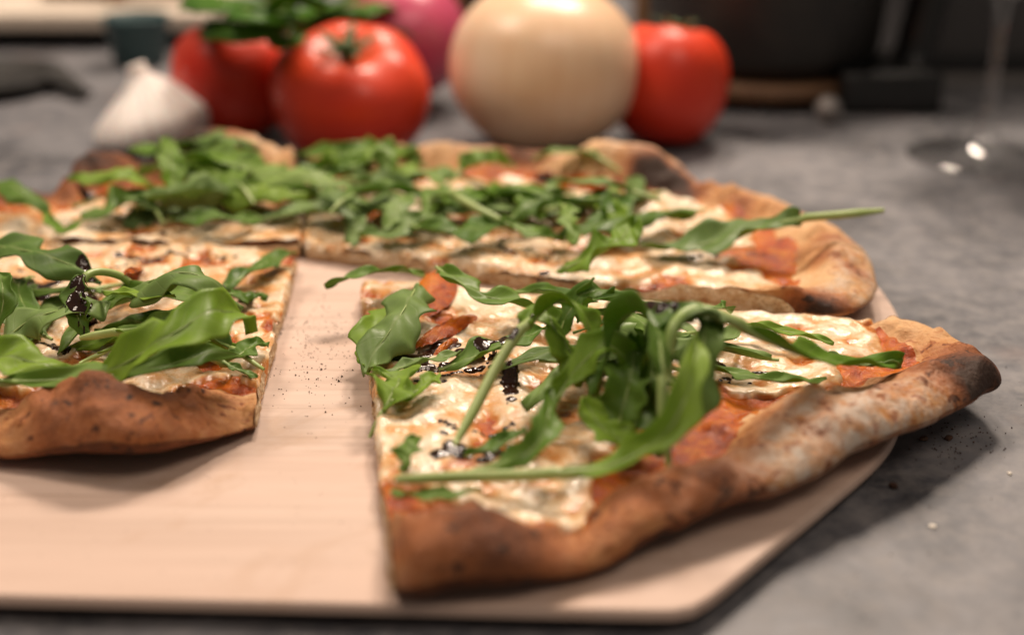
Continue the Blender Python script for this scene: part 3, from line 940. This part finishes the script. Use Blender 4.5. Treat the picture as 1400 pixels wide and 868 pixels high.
    ('leaf with scalloped edge over the front cut of the back right slice',
     [(560, 308, 16), (600, 314, 18), (650, 312, 17), (700, 300, 14)], 22, dict(st=.03, lobes=3, depth=.4, roll=(15, 0), cup=.1, seed=53)),
    ('pale leaf lying along the front cut left of the orange sauce',
     [(490, 322, 11), (525, 318, 14), (565, 304, 16), (610, 290, 15)], 17, dict(st=.03, roll=(10, 10), cup=.15, seed=54, under=.4)),
    ('wet leaf with sparkling drops behind the gap',
     [(415, 292, 13), (450, 285, 16), (490, 278, 17), (530, 274, 15)], 19, dict(st=.03, roll=(10, 10), cup=.15, seed=55, under=.2)),
    ('short bright leaf standing before the middle tomato',
     [(425, 240, 12), (440, 225, 20), (455, 212, 24), (470, 240, 16)], 15, dict(st=.03, cup=.2, seed=56, mat='leaf2')),
    ('leafy sprig standing before the large onion',
     [(520, 262, 12), (525, 235, 20), (530, 212, 26), (522, 195, 29)], 17, dict(st=.05, lobes=2.5, depth=.5, roll=(10, 30), cup=.2, seed=57)),
    # ---- back left slice
    ('dark green leaf with rounded end pointing left on the back left slice',
     [(225, 262, 14), (190, 245, 22), (145, 238, 25), (95, 248, 22)], 19, dict(st=.05, roll=(-20, -10), cup=-.1, seed=60, mat='leaf2')),
    ('upright leaf before the garlic bulb on the back left slice',
     [(240, 280, 14), (238, 245, 22), (232, 210, 30), (225, 190, 33)], 17, dict(st=.05, roll=(0, 20), cup=.2, seed=61, mat='leaf2')),
    ('pale arched leaf in the middle of the back left pile',
     [(215, 272, 14), (250, 255, 22), (290, 248, 23), (320, 265, 17)], 20, dict(st=.03, roll=(20, 10), cup=-.15, seed=62, under=.4)),
    ('flat glossy leaf at the front of the back left slice',
     [(228, 300, 13), (270, 298, 15), (320, 298, 15), (362, 300, 12)], 14, dict(st=.03, roll=(10, 10), cup=.1, seed=63)),
    ('dark leaf at the left picture edge near the back crust',
     [(-20, 250, 18), (15, 255, 22), (45, 275, 18), (65, 300, 12)], 20, dict(st=.03, roll=(0, 0), cup=-.1, seed=64)),
    ('bright small lobed leaf between cheese patches at far left',
     [(60, 285, 14), (68, 302, 14), (85, 318, 13), (112, 302, 15)], 8, dict(st=.1, lobes=2, depth=.4, cup=.3, seed=65, mat='leaf2')),
    ('dark shaded leaf under the rounded left-pointing leaf',
     [(110, 300, 11), (145, 285, 15), (185, 270, 17), (220, 268, 14)], 24, dict(st=.03, roll=(10, 0), cup=.2, seed=66)),
]
for lab, pts, wmm, kw in HERO:
    arugula(lab, pts, wmm * 0.78, 'arugula leaves on the pizza', **kw)


def filler(region, count, label, group, zr=(11, 17), size=(55, 110), wid=(8, 15), seed=1):
    r = random.Random(seed)
    for k in range(count):
        x0, y0, x1, y1 = region[k % len(region)]
        cx_, cy_ = r.uniform(x0, x1), r.uniform(y0, y1)
        c = P(cx_, cy_, ZB + 0.012)
        a = r.uniform(0, 2 * math.pi)
        Lm = r.uniform(*size) * 0.00042
        z0 = r.uniform(*zr)
        pts = []
        bend = r.uniform(-0.5, 0.5)
        arch = r.uniform(2, 7)
        for s in (-1, -0.33, 0.33, 1):
            aa = a + bend * s
            pts.append(Vector((c.x + math.cos(aa) * Lm * s, c.y + math.sin(aa) * Lm * s, ZB + (z0 + arch * (1 - s * s) - 2) * 0.001)))
        e = empty('arugula_leaf', (c.x, c.y, ZB + TH), label, 'arugula leaf', group)
        leaf_mesh(pts, r.uniform(*wid) * 0.001, lobes=r.choice([2, 2.5, 3, 3.6]), depth=r.uniform(.35, .75), st=r.uniform(.02, .3), roll=(r.uniform(-30, 30), r.uniform(-30, 30)),
                  cup=r.uniform(-.2, .3), ruffle=r.uniform(.05, .25), seed=seed * 100 + k, n=40, m=5, parent=e, mat=r.choice(['leaf', 'leaf', 'leaf2']), under=r.choice([0, 0, .3, .5]))


filler([(470, 225, 640, 300), (620, 235, 800, 300), (660, 250, 820, 330), (430, 245, 560, 305), (440, 222, 620, 262), (780, 262, 880, 320)], 40,
       'small arugula leaf in the dense scatter over the back right slice', 'scattered leaves on the back right slice', zr=(10, 21), size=(40, 85), wid=(10, 20), seed=2)
filler([(250, 225, 410, 290), (180, 250, 330, 300), (270, 222, 400, 262)], 22,
       'small arugula leaf in the dense scatter over the back left slice', 'scattered leaves on the back left slice', zr=(10, 21), size=(38, 75), wid=(13, 24), seed=3)
filler([(820, 500, 930, 580), (780, 470, 900, 540), (850, 440, 1000, 500)], 9,
       'small arugula leaf buried low in the front right pile', 'buried leaves on the front right slice', zr=(11, 20), seed=4)
filler([(60, 400, 260, 470), (0, 380, 150, 450)], 8,
       'small arugula leaf buried low in the front left pile', 'buried leaves on the front left slice', zr=(10, 15), seed=6)


# ------------------------------------------------------------------ vegetables behind the pizza
def tomato(label, px, foot, rad, hgt, lobes=6, seed=0, tilt=None, stem=True, amp=1.0):
    g = P(px, foot, 0)
    r_ = random.Random(seed)
    e = empty('tomato', (g.x, g.y, 0), label, 'tomato', 'ripe red tomatoes')
    n = 30
    prof = []
    for i in range(n + 1):
        a = -math.pi / 2 + math.pi * i / n
        rr = rad * max(0.0, math.cos(a)) ** 0.82
        zz = hgt * 0.5 + hgt * 0.5 * math.copysign(abs(math.sin(a)) ** 0.92, math.sin(a))
        t = rr / rad
        if a > 0: zz -= hgt * 0.16 * math.exp(-(t / 0.30) ** 2)
        else: zz += hgt * 0.05 * math.exp(-(t / 0.3) ** 2)
        rr *= 1 + 0.16 * (zz / hgt - 0.62)
        prof.append((max(rr, 1e-5), zz))
    ph = [r_.uniform(0, 6) for _ in range(3)]

    def mod(a, r, z):
        t = z / hgt
        k = 1 + (amp * 0.042 * math.cos(lobes * a + ph[0]) * float(smooth(0.1, 0.5, r / rad)) + 0.02 * math.cos(2 * a + ph[1]) + 0.02 * math.cos(3 * a + ph[2])) * (0.35 + 0.65 * t)
        return r * k, z + amp * 0.028 * hgt * math.cos(lobes * a + ph[0]) * smooth(0.6, 1.0, t) * smooth(0.12, 0.6, r / rad)
    tl = tilt if tilt is not None else Matrix.Identity(3)
    lathe('fruit', prof, 56, M['tomato'], e, g, mod, lambda r, z: float(np.exp(-(r / rad / 0.45) ** 2)) if z > hgt * 0.5 else 0.0, tl)
    top = hgt * 0.86
    if stem:
        V, F = [], []
        for k in range(5):
            a = 2 * math.pi * k / 5 + ph[0]
            pts = [(0.02, 0.0), (0.16, 0.075), (0.30, 0.13), (0.40, 0.145)]
            b0 = len(V)
            for (q, dz), ww in zip(pts, (0.06, 0.07, 0.045, 0.008)):
                for s in (-1, 1):
                    V.append(tl @ Vector((math.cos(a) * q * rad - math.sin(a) * s * ww * rad, math.sin(a) * q * rad + math.cos(a) * s * ww * rad, top + dz * hgt + 0.001)) + g)
            for j in range(3): F.append((b0 + 2 * j, b0 + 2 * j + 1, b0 + 2 * j + 3, b0 + 2 * j + 2))
        cal = mesh_from('calyx', V, F, M['calyx'], e)
        so = cal.modifiers.new('thickness', 'SOLIDIFY'); so.thickness = 0.0008
        lathe('stem', [(1e-5, top), (0.003, top), (0.0028, top + 0.006), (0.0035, top + 0.009), (1e-5, top + 0.0095)], 10, M['calyx'], e, g, None, None, tl)
    return e


tomato('large ripe tomato with stem scar facing up, left of the big onion', 487, 203, 0.0405, 0.065, 6, 4, Matrix.Rotation(R(23), 3, 'X'), amp=.35)
tomato('tomato half hidden between garlic and the largest tomato, under basil', 330, 184, 0.0350, 0.061, 5, 9, amp=.5)
tomato('smaller tomato standing right of the big yellow onion', 904, 200, 0.0325, 0.064, 5, 12, Matrix.Rotation(R(-12), 3, 'X') @ Matrix.Rotation(R(6), 3, 'Y'), amp=.35)


def onion(name, label, px, foot, rad, hgt, mat, tilt=Matrix.Identity(3), cat='onion', low=0.0):
    g = P(px, foot, 0)
    e = empty(name, (g.x, g.y, 0), label, cat)
    prof = [(1e-5, 0.002), (0.006, 0.0)]
    for i in range(3, 35):
        a = -math.pi / 2 + math.pi * i / 36
        prof.append((rad * math.cos(a) ** 0.86, hgt * 0.49 + hgt * 0.49 * math.sin(a)))
    prof += [(rad * 0.13, hgt * 1.0), (rad * 0.10, hgt * 1.08), (rad * 0.07, hgt * 1.16), (1e-5, hgt * 1.17)]
    lathe('bulb', prof, 64, mat, e, g + Vector((0, 0, low)), lambda a, r, z: (r * (1 + 0.012 * math.cos(3 * a + 1) + 0.008 * math.cos(7 * a)), z), None, tilt)
    V, F = [], []
    r_ = random.Random(3)
    for k in range(26):
        a = r_.uniform(0, 6.28); q = r_.uniform(0, .006); b0 = len(V)
        for j in range(3):
            V += [tilt @ Vector((math.cos(a) * (q + j * .002) + s * .0004, math.sin(a) * (q + j * .002), 0.003 - j * .0012)) + g + Vector((0, 0, low)) for s in (-1, 1)]
        F += [(b0, b0 + 1, b0 + 3, b0 + 2), (b0 + 2, b0 + 3, b0 + 5, b0 + 4)]
    mesh_from('roots', V, F, M['tan'], e)
    return e


onion('yellow_onion', 'very large pale yellow onion behind the pizza', 735, 200, 0.0495, 0.086, M['onion'], Matrix.Rotation(R(4), 3, 'Y'))
onion('red_onion', 'magenta red onion behind the largest tomato and the big onion', 570, 146, 0.038, 0.070, M['redonion'], Matrix.Rotation(R(-14), 3, 'Y'), low=0.006)

# garlic
g = P(228, 196, 0)
e = empty('garlic_bulb', (g.x, g.y, 0), 'white garlic bulb with pointed neck behind the back left slice', 'garlic')
RG = 0.0330
prof = catmull([(.03, .03), (.45, .0), (.82, .14), (1.0, .40), (.93, .62), (.72, .82), (.50, .98), (.32, 1.12), (.20, 1.25), (.145, 1.38), (.16, 1.46)], 44)
prof = [(1e-5, .0012)] + [(RG * a, RG * .90 * b) for a, b in prof] + [(1e-5, RG * .90 * 1.44)]
lathe('bulb', prof, 60, M['garlic'], e, g, lambda a, r, z: (r * (1 + 0.075 * (abs(math.cos(3.5 * a + .6)) - 0.6) * (1 - smooth(0.022, 0.048, z))), z), None,
      Matrix.Rotation(R(-17), 3, 'Y'))

# basil bunch lying across the two left tomatoes
bc = P(405, 30, 0.055)
e = empty('basil_sprig', tuple(bc), 'sprig of broad green basil leaves lying on the left tomatoes', 'basil')


def basil(pts, width, **kw):
    q = [P(x, y, z) for x, y, z in pts]
    leaf_mesh(q, width, parent=e, mat='basil', st=0.04, n=26, m=5, ruffle=.05, lobes=0, **kw)


Zt, Zl = 0.064, 0.048
for k, (pts, ww, kw) in enumerate([
    ([(395, 30, Zt + .003), (350, 38, Zt + .006), (310, 36, Zt + .005), (280, 30, Zt)], .020, dict(cup=-.3, roll=(-10, -10), under=.1)),
    ([(398, 20, Zt + .004), (372, 24, Zt + .011), (345, 22, Zt + .013), (318, 14, Zt + .010)], .024, dict(cup=-.2, roll=(0, 10))),
    ([(400, 30, Zl + .002), (425, 36, Zl + .006), (452, 38, Zl + .008), (480, 30, Zl + .006)], .022, dict(cup=-.25, roll=(10, 0))),
    ([(410, 18, Zl + .008), (440, 14, Zl + .015), (475, 10, Zl + .018), (515, 14, Zl + .014)], .030, dict(cup=-.2)),
    ([(470, 22, Zl + .008), (500, 14, Zl + .014), (525, 8, Zl + .014), (545, 10, Zl + .010)], .020, dict(cup=-.2, under=.2)),
    ([(398, 8, Zt + .014), (405, -6, Zt + .022), (412, -20, Zt + .026)], .030, dict(cup=-.2)),
    ([(330, 10, Zt + .012), (300, 12, Zt + .014), (275, 6, Zt + .012), (258, -4, Zt + .010)], .018, dict(cup=-.2)),
    ([(392, 12, Zt + .010), (340, 6, Zt + .014), (290, 0, Zt + .012), (262, -10, Zt + .008)], .026, dict(cup=-.2, roll=(10, 0))),
    ([(400, 38, Zl), (385, 20, Zl + .010), (370, 6, Zl + .016), (352, -12, Zl + .020)], .022, dict(cup=.2, roll=(0, 10))),
    ([(405, 40, Zl), (430, 22, Zl + .010), (460, 8, Zl + .018), (490, -10, Zl + .022)], .034, dict(cup=-.2)),
    ([(410, 42, Zl), (450, 30, Zl + .008), (490, 18, Zl + .014), (520, 0, Zl + .016)], .028, dict(cup=-.25, roll=(0, -10))),
    ([(415, 55, Zl - .004), (440, 44, Zl + .004), (470, 34, Zl + .009), (505, 26, Zl + .010)], .020, dict(cup=.2, under=.3)),
    ([(420, 50, Zt), (400, 56, Zt - .002), (375, 50, Zt), (345, 48, Zt + .001)], .020, dict(cup=-.2)),
    ([(430, 10, Zl + .012), (440, -10, Zl + .02), (450, -30, Zl + .026)], .028, dict(cup=.2)),
    ([(470, 40, Zl + .006), (510, 42, Zl + .009), (545, 44, Zl + .007), (572, 55, Zl)], .007, dict(cup=.2)),
]):
    basil(pts, ww, seed=300 + k, **kw)

# ------------------------------------------------------------------ things at the back of the counter
def solid_tube(name, pts, rads, mat, parent, seg=12, flat=1.0):
    V, F = [], []
    c = np.array([tuple(p) for p in pts]); n = len(c)
    T = np.gradient(c, axis=0)
    for i in range(n):
        t = Vector(T[i]).normalized()
        N_ = Vector((0, 0, 1)) - t * t.z
        if N_.length < .05: N_ = Vector((0, 1, 0)) - t * t.y
        N_.normalize(); B_ = t.cross(N_)
        for k in range(seg):
            a = 2 * math.pi * k / seg
            V.append(Vector(c[i]) + (B_ * math.cos(a) + N_ * math.sin(a) * flat) * rads[i])
    for i in range(n - 1):
        for k in range(seg):
            F.append((i * seg + k, i * seg + (k + 1) % seg, (i + 1) * seg + (k + 1) % seg, (i + 1) * seg + k))
    F.append(tuple(range(seg))); F.append(tuple(reversed(range((n - 1) * seg, n * seg))))
    return mesh_from(name, V, F, mat, parent)


# black pot on a brown trivet
g = P(1062, 152, 0) + Vector((0, 0.06, 0))
e = empty('trivet', (g.x, g.y, 0), 'brown wooden trivet with black feet under the black pot', 'trivet')
lathe('disc', [(1e-5, .006), (.070, .006), (.072, .008), (.072, .014), (.070, .016), (1e-5, .016)], 48, M['trivet'], e, g)
for a in (-100, 20, 140):
    q = g + Vector((math.cos(R(a)) * .058, math.sin(R(a)) * .058, 0))
    lathe('foot', [(1e-5, 0), (.006, 0), (.0065, .0062), (1e-5, .0062)], 14, M['black'], e, q)
e = empty('cooking_pot', (g.x, g.y, .0165), 'large black iron pot standing on the wooden trivet', 'pot')
lathe('body', [(1e-5, .0165), (.056, .0165), (.064, .020), (.069, .03), (.073, .08), (.075, .125), (.077, .130), (.077, .133), (.073, .133), (.071, .125), (.066, .03), (1e-5, .026)], 64, M['iron'], e, g)
lathe('lid', [(.0765, .1335), (.077, .137), (.06, .145), (.03, .150), (.010, .152), (.008, .16), (.014, .167), (.010, .172), (1e-5, .173)], 64, M['iron'], e, g)
for s in (-1, 1):
    pts = [g + Vector((s * (.072 + .022 * math.sin(t)), .022 * math.cos(t), .108)) for t in np.linspace(0, math.pi, 13)]
    solid_tube('handle', pts, [.005] * 13, M['iron'], e)

# black stand with a slanted post
g = P(1215, 158, 0)
e = empty('black_stand', (g.x, g.y, 0), 'black stand with thick slanted post right of the pot', 'stand')
box('base', g.x - .028, g.x + .030, g.y, g.y + .07, 0.0, .024, M['black'], e, .004, 3)
pts = [Vector((g.x + .018 + .028 * t, g.y + .035 + .01 * t, .018 + .13 * t)) for t in np.linspace(0, 1, 8)]
solid_tube('post', pts, [.013] * 8, M['black'], e, 16, .8)
# dark appliance behind the stand
g2 = P(1330, 118, 0)
e = empty('dark_appliance', (g2.x, g2.y, 0), 'dark grey kitchen appliance at the back right edge', 'appliance')
box('plinth', g2.x - .035, g2.x + .24, g2.y + .004, g2.y + .16, 0, .008, M['steel'], e, .002)
box('body', g2.x - .045, g2.x + .25, g2.y, g2.y + .17, .0082, .26, M['dgrey'], e, .006, 3)
box('seam', g2.x - .040, g2.x + .245, g2.y - .0015, g2.y, .012, .020, M['black'], e)
# tall back panel behind the pot
e = box('backsplash_panel', 0.10, 1.0, 1.22, 1.24, 0.0, 0.5, M['dgrey'], None, .002)
tag(e, 'dark grey panel standing at the back right of the counter', kind='structure')

# small knob between pot and stand
e = empty('small_knob', (g.x, g.y, 0), 'small pale round knob on the counter beside the pot', 'knob')
lathe('ball', [(1e-5, 0)] + [(.0075 * math.cos(a), .0075 + .0075 * math.sin(a)) for a in np.linspace(-1.4, 1.4, 12)] + [(1e-5, .015)], 20, M['steel'], e, P(1131, 168, 0))
e.location = P(1131, 168, 0)
for c in e.children: c.matrix_parent_inverse = Matrix.Translation(-Vector(e.location))

# wine glass at the right edge
g = P(1345, 216, 0)
e = empty('wine_glass', (g.x, g.y, 0), 'wine glass with round foot at the right picture edge', 'wine glass')
prof = [(1e-5, .0012), (.020, .0008), (.036, .0004), (.0385, .0008), (.0385, .0016), (.034, .0024), (.018, .0042), (.008, .0085), (.0045, .016), (.0036, .03), (.0036, .065), (.0050, .078), (.012, .086),
        (.026, .096), (.036, .112), (.040, .13), (.0395, .15), (.036, .17), (.033, .185), (.0322, .185), (.0350, .17), (.0384, .15), (.0388, .13), (.0348, .113), (.0250, .0975), (.011, .088), (1e-5, .0865)]
lathe('bowl_and_foot', prof, 64, M['glass'], e, g)
prof = [(1e-5, .0872), (.0105, .0888), (.0244, .0982), (.0341, .1136), (.0380, .1295), (1e-5, .1295)]
lathe('red_wine', prof, 48, M['wine'], e, g)

# left: tray with feet, card box and wooden block on it, teal cup, black pan
g = P(0, 70, 0)
y0 = g.y
e = empty('serving_tray', (-.35, y0, 0), 'long tan tray raised on feet at the back left', 'tray')
box('board', -.75, P(268, 45, .02).x, y0, y0 + .22, .0135, .026, M['tan'], e, .003, 3)
for fx in (-.70, -.50, -.27):
    box('foot', fx, fx + .03, y0 + .04, y0 + .16, 0, .0134, M['black'], e)
b = box('card_box', P(148, 20, .027).x, P(262, 20, .027).x, y0 + .04, y0 + .14, .0265, .085, M['cream'], None, .003, 3)
tag(b, 'cream card box standing on the raised tray', 'box')
b = box('wooden_block', P(20, 20, .027).x, P(112, 20, .027).x, y0 + .05, y0 + .10, .0265, .042, M['trivet'], None, .003, 3)
tag(b, 'low brown wooden block lying on the raised tray', 'block')
c0 = P(132, 20, .027)
e = empty('amber_jar', (c0.x, y0 + .045, .0265), 'tiny amber jar between wooden block and card box', 'jar')
lathe('glass', [(1e-5, .0265), (.008, .0265), (.009, .029), (.009, .043), (.006, .047), (1e-5, .048)], 20, M['amber'], e, (c0.x, y0 + .045, 0))
g = P(182, 98, 0)
e = empty('teal_cup', (g.x, g.y + .02, 0), 'dark teal tapered cup behind the garlic bulb', 'cup')
lathe('body', [(1e-5, 0), (.015, 0), (.017, .002), (.021, .030), (.0225, .032), (.0215, .033), (.019, .030), (.015, .004), (1e-5, .004)], 36, M['teal'], e, g + Vector((0, .02, 0)))
g = P(-20, 122, 0)
e = empty('black_pan', (g.x, g.y, 0), 'black pan with tapering handle at the left picture edge', 'pan')
lathe('body', [(1e-5, .0004), (.040, .0004), (.044, .002), (.048, .009), (.049, .0098), (.047, .010), (.043, .004), (1e-5, .003)], 48, M['iron'], e, g)
q0, q1 = Vector((g.x + .046, g.y - .004, .008)), P(118, 128, .005)
solid_tube('handle', [q0.lerp(q1, t) for t in np.linspace(0, 1, 9)], list(np.linspace(.009, .004, 9)), M['iron'], e, 12, .6)

# jars behind the onions
for nm, lab, px, foot, rad, hh, mt, mats in (
        ('spice_jar', 'amber glass jar behind the red onion', 606, 66, .016, .085, 'amber', 0),
        ('spice_jar', 'navy blue tin behind the big onion', 648, 52, .024, .10, 'navy', 0),
        ('spice_jar', 'brown jar seen between the big onion and the right tomato', 892, 62, .014, .08, 'amber', 0)):
    g = P(px, foot, 0)
    e = empty(nm, (g.x, g.y, 0), lab, 'jar')
    lathe('body', [(1e-5, 0), (rad * .92, 0), (rad, .003), (rad, hh * .8), (rad * .8, hh * .88), (rad * .75, hh * .9), (1e-5, hh * .9)], 32, M[mt], e, g)
    lathe('lid', [(rad * .82, hh * .9), (rad * .82, hh), (rad * .78, hh * 1.01), (1e-5, hh * 1.01)], 32, M['black'], e, g)

# ------------------------------------------------------------------ glaze drops, pepper and crumbs, laid on what is really there
bpy.context.view_layer.update()
dg = bpy.context.evaluated_depsgraph_get()


def cast(o, d, leafy):
    """first surface along a ray; without leafy the loose leaves are passed through"""
    for _ in range(40):
        ok, loc, nrm, fi, ob, mt = sc.ray_cast(dg, o, d)
        if not ok: return None
        if leafy or ob.name.split('.')[0] not in ('blade', 'stalk'): return loc
        o = loc + d * 0.00005
    return None


def hit(px, py, leafy=True):
    o = Vector((0, 0, CAM_H))
    loc = cast(o, (P(px, py, 0) - o).normalized(), leafy)
    return loc if loc is not None else P(px, py, ZB)


def drizzle(parent, pts, rad, seed, leafy=False):
    """a thin domed pool of glaze that lies on whatever surface is under it"""
    r_ = random.Random(seed)
    q = [hit(x, y, leafy) for x, y in pts]
    c = catmull([tuple(p) for p in q], max(6, 4 * len(q)))
    rad *= 0.00088
    cir = [(p[0] + r_.uniform(-.4, .4) * rad, p[1] + r_.uniform(-.4, .4) * rad, rad * r_.uniform(.6, 1.1)) for p in c]
    for k in range(3):
        p = c[r_.randrange(len(c))]
        cir.append((p[0] + r_.gauss(0, 2.4) * rad, p[1] + r_.gauss(0, 2.4) * rad, rad * r_.uniform(.25, .5)))
    zm = max(p.z for p in q) + 0.012
    x0 = min(a[0] - a[2] for a in cir) - .001; x1 = max(a[0] + a[2] for a in cir) + .001
    y0 = min(a[1] - a[2] for a in cir) - .001; y1 = max(a[1] + a[2] for a in cir) + .001
    st = 0.0005
    nx, ny = int((x1 - x0) / st) + 2, int((y1 - y0) / st) + 2
    Fd, Zd = np.full((nx, ny), -9.0), np.full((nx, ny), np.nan)
    for i in range(nx):
        for j in range(ny):
            x, y = x0 + i * st, y0 + j * st
            f = max(1 - math.hypot(x - a[0], y - a[1]) / a[2] for a in cir)
            f += 0.30 * (float(fbm(x * 500, y * 500, seed, 2)) - 0.5)
            if f > -0.4:
                loc = cast(Vector((x, y, zm)), Vector((0, 0, -1)), leafy)
                if loc is not None:
                    Zd[i, j] = loc.z
                    Fd[i, j] = f
    Zs = Zd.copy()
    for _ in range(7):
        st9 = np.stack([np.roll(np.roll(Zs, a_, 0), b_, 1) for a_ in (-1, 0, 1) for b_ in (-1, 0, 1)])
        w9 = ~np.isnan(st9)
        mean = np.where(w9, st9, 0).sum(0) / np.maximum(w9.sum(0), 1)
        Zs = np.where(np.isnan(Zd), np.nan, np.maximum(mean, Zd - 0.0004))
    V, ok = [], []
    for i in range(nx):
        for j in range(ny):
            f = Fd[i, j]
            z = Zs[i, j] if f > -5 else -1.0
            V.append((x0 + i * st, y0 + j * st, z + (0.0004 * math.sqrt(min(1, f * 1.6)) if f > 0 else -0.0006) + 0.0001))
            ok.append(f)
    F = []
    for f4 in grid_faces(nx, ny):
        if max(ok[i] for i in f4) > 0 and min(ok[i] for i in f4) > -5 and max(V[i][2] for i in f4) - min(V[i][2] for i in f4) < 0.0019:
            F.append(f4)
    if not F: return None
    return split_parts('balsamic_glaze', V, F, {}, M['bals'], parent, 14)


for sl, pts, rad in (
        (S2, [(18, 386), (45, 392), (72, 388)], 4.2), (S2, [(98, 385), (110, 398), (125, 402)], 3.2), (S2, [(104, 408), (112, 432), (126, 446)], 2.0), (S2, [(52, 402), (60, 408)], 2.6),
        (S2, [(165, 350), (192, 353), (214, 354)], 2.2), (S2, [(236, 346), (248, 348)], 2.6), (S2, [(330, 412), (345, 418)], 2.4),
        (S1, [(545, 490), (575, 486), (600, 476), (625, 472)], 3.0), (S1, [(628, 478), (660, 472), (690, 462), (706, 455)], 3.2), (S1, [(600, 505), (622, 498), (640, 488)], 2.4),
        (S1, [(604, 622), (622, 612), (640, 622)], 3.0), (S1, [(660, 628), (690, 620)], 2.0), (S1, [(890, 412), (905, 414), (918, 416)], 2.0), (S1, [(965, 500), (985, 498)], 2.6),
        (S1, [(740, 372), (748, 380)], 1.8), (S1, [(548, 528), (590, 518), (640, 508), (690, 500)], 1.5), (S1, [(600, 575), (640, 590), (700, 580)], 1.2), (S2, [(150, 368), (200, 362), (260, 356), (320, 352)], 1.5), (S3, [(600, 335), (660, 344), (730, 352), (800, 366)], 1.3), (S3, [(930, 355), (980, 350), (1030, 345)], 1.3), (S1, [(985, 520), (1020, 512), (1060, 515)], 1.4), (S1, [(560, 505), (580, 500), (598, 508)], 2.6), (S2, [(60, 470), (90, 478)], 2.4), (S4, [(150, 318), (185, 322), (220, 320)], 2.0), (S3, [(615, 318), (632, 324)], 2.2), (S3, [(680, 336), (700, 345)], 2.0), (S3, [(895, 298), (915, 296), (930, 290)], 3.0),
        (S3, [(945, 320), (965, 322)], 2.6), (S4, [(112, 266), (126, 268)], 2.6), (S4, [(365, 292), (378, 290)], 2.0), (S3, [(740, 240), (752, 246)], 3.0)):
    drizzle(sl, pts, rad, int(pts[0][0]), pts[0] in ((98, 385), (104, 408), (330, 412), (628, 478), (890, 412)))

# crisp red sauce crusts
rs = random.Random(77)


def tomato_crisp(parent, pts, wmm):
    q = [hit(x, y) + Vector((0, 0, .0006)) for x, y in pts]
    c = catmull([tuple(p) for p in q], 16)
    V = []
    for i in range(16):
        t = i / 15
        ww = wmm * .001 * (0.35 + 0.65 * math.sin(math.pi * t) ** .6)
        for k in range(9):
            s = k / 4 - 1
            z = .0024 * (1 - s * s) * math.sin(math.pi * min(1, t + .05)) ** .5 + rs.uniform(-.0004, .0006) - .0006
            V.append(Vector(c[i]) + Vector((0.25 * s * ww, s * ww * .5, z)))
    return mesh_from('sauce_crust', V, grid_faces(16, 9), M['sauce'], parent)


tomato_crisp(S1, [(585, 378), (596, 400), (604, 425)], 26)
tomato_crisp(S1, [(580, 462), (610, 452), (640, 446)], 26)
tomato_crisp(S1, [(600, 482), (618, 472)], 14)
tomato_crisp(S2, [(172, 378), (186, 374), (200, 376)], 10)


def specks(name, label, cat, spots, mat, seed):
    r_ = random.Random(seed)
    V, F = [], []
    for (x, y, s, z) in spots:
        p = P(x, y, z)
        b0 = len(V)
        for dx, dy, dz in ((1, 0, 0), (-.5, .8, 0), (-.5, -.8, 0), (0, 0, 1.0), (.2, .1, -.6)):
            V.append(p + Vector((dx, dy, dz + .5)) * s * r_.uniform(.7, 1.2))
        F += [(b0, b0 + 1, b0 + 3), (b0 + 1, b0 + 2, b0 + 3), (b0 + 2, b0, b0 + 3), (b0, b0 + 4, b0 + 1), (b0 + 1, b0 + 4, b0 + 2), (b0 + 2, b0 + 4, b0)]
    o = mesh_from(name, V, F, mat, None, None, False)
    return tag(o, label, cat, kind='stuff')


r_ = random.Random(8)
sp = []
for k in range(330):
    x, y = r_.gauss(432, 34), r_.gauss(478, 42)
    if y < 385 or not (388 - (y - 380) * .22 < x < 500): continue
    sp.append((x, y, r_.choice([.00012, .00016, .00022, .00030]) * (1.0 if r_.random() < .95 else 1.8), ZB))
sp.append((439, 506, .0006, ZB))
for k in range(60):
    sp.append((r_.uniform(0, 520), r_.uniform(640, 800), r_.choice([.00014, .0002]), ZB))
specks('ground_pepper', 'fine ground pepper sprinkled on the bare wood between slices', 'pepper', sp, M['pepper'], 1)
sp = []
for k in range(120):
    x, y = r_.gauss(1312, 34), r_.gauss(606, 18)
    sp.append((x, y, r_.choice([.00015, .0002, .0003, .0004]), 0.0))
for k in range(40):
    sp.append((r_.uniform(1150, 1400), r_.uniform(480, 860), r_.choice([.00015, .0002, .0003]), 0.0))
specks('burnt_flour', 'burnt flour specks strewn on the counter below the crust tip', 'flour', sp, M['char'], 2)


def crumb(label, px, py, size, mat, flat=.5, seed=0):
    r_ = random.Random(seed)
    bm = bmesh.new()
    bmesh.ops.create_icosphere(bm, subdivisions=2, radius=1)
    for v in bm.verts:
        k = 1 + r_.uniform(-.28, .28)
        v.co = Vector((v.co.x * size * k, v.co.y * size * .7 * k, max(v.co.z * size * flat * k, -size * flat * .5)))
    me = bpy.data.meshes.new('crumb')
    bm.to_mesh(me); bm.free()
    o = link('crumb', me, mat, None)
    p = P(px, py, 0)
    o.location = p + Vector((0, 0, size * flat * .5))
    o.rotation_euler = (0, 0, r_.uniform(0, 6))
    return tag(o, label, 'crumb', 'crumbs on the counter')


crumb('flat black crumb nearest the crust tip on the counter', 1296, 600, .0017, M['char'], .4, 1)
crumb('round brown crumb alone on the counter beside the peel', 1221, 667, .0015, M['char'], .7, 2)
crumb('orange brown crumb under the overhanging crust tip', 1262, 601, .0016, M['trivet'], .5, 3)
crumb('tiny dark crumb behind the crust tip', 1273, 465, .0009, M['char'], .7, 4)
crumb('white cheese shaving on the counter at lower right', 1275, 720, .0012, M['white'], .3, 5)
crumb('tiny white crumb near the right picture edge', 1380, 648, .0009, M['white'], .5, 6)
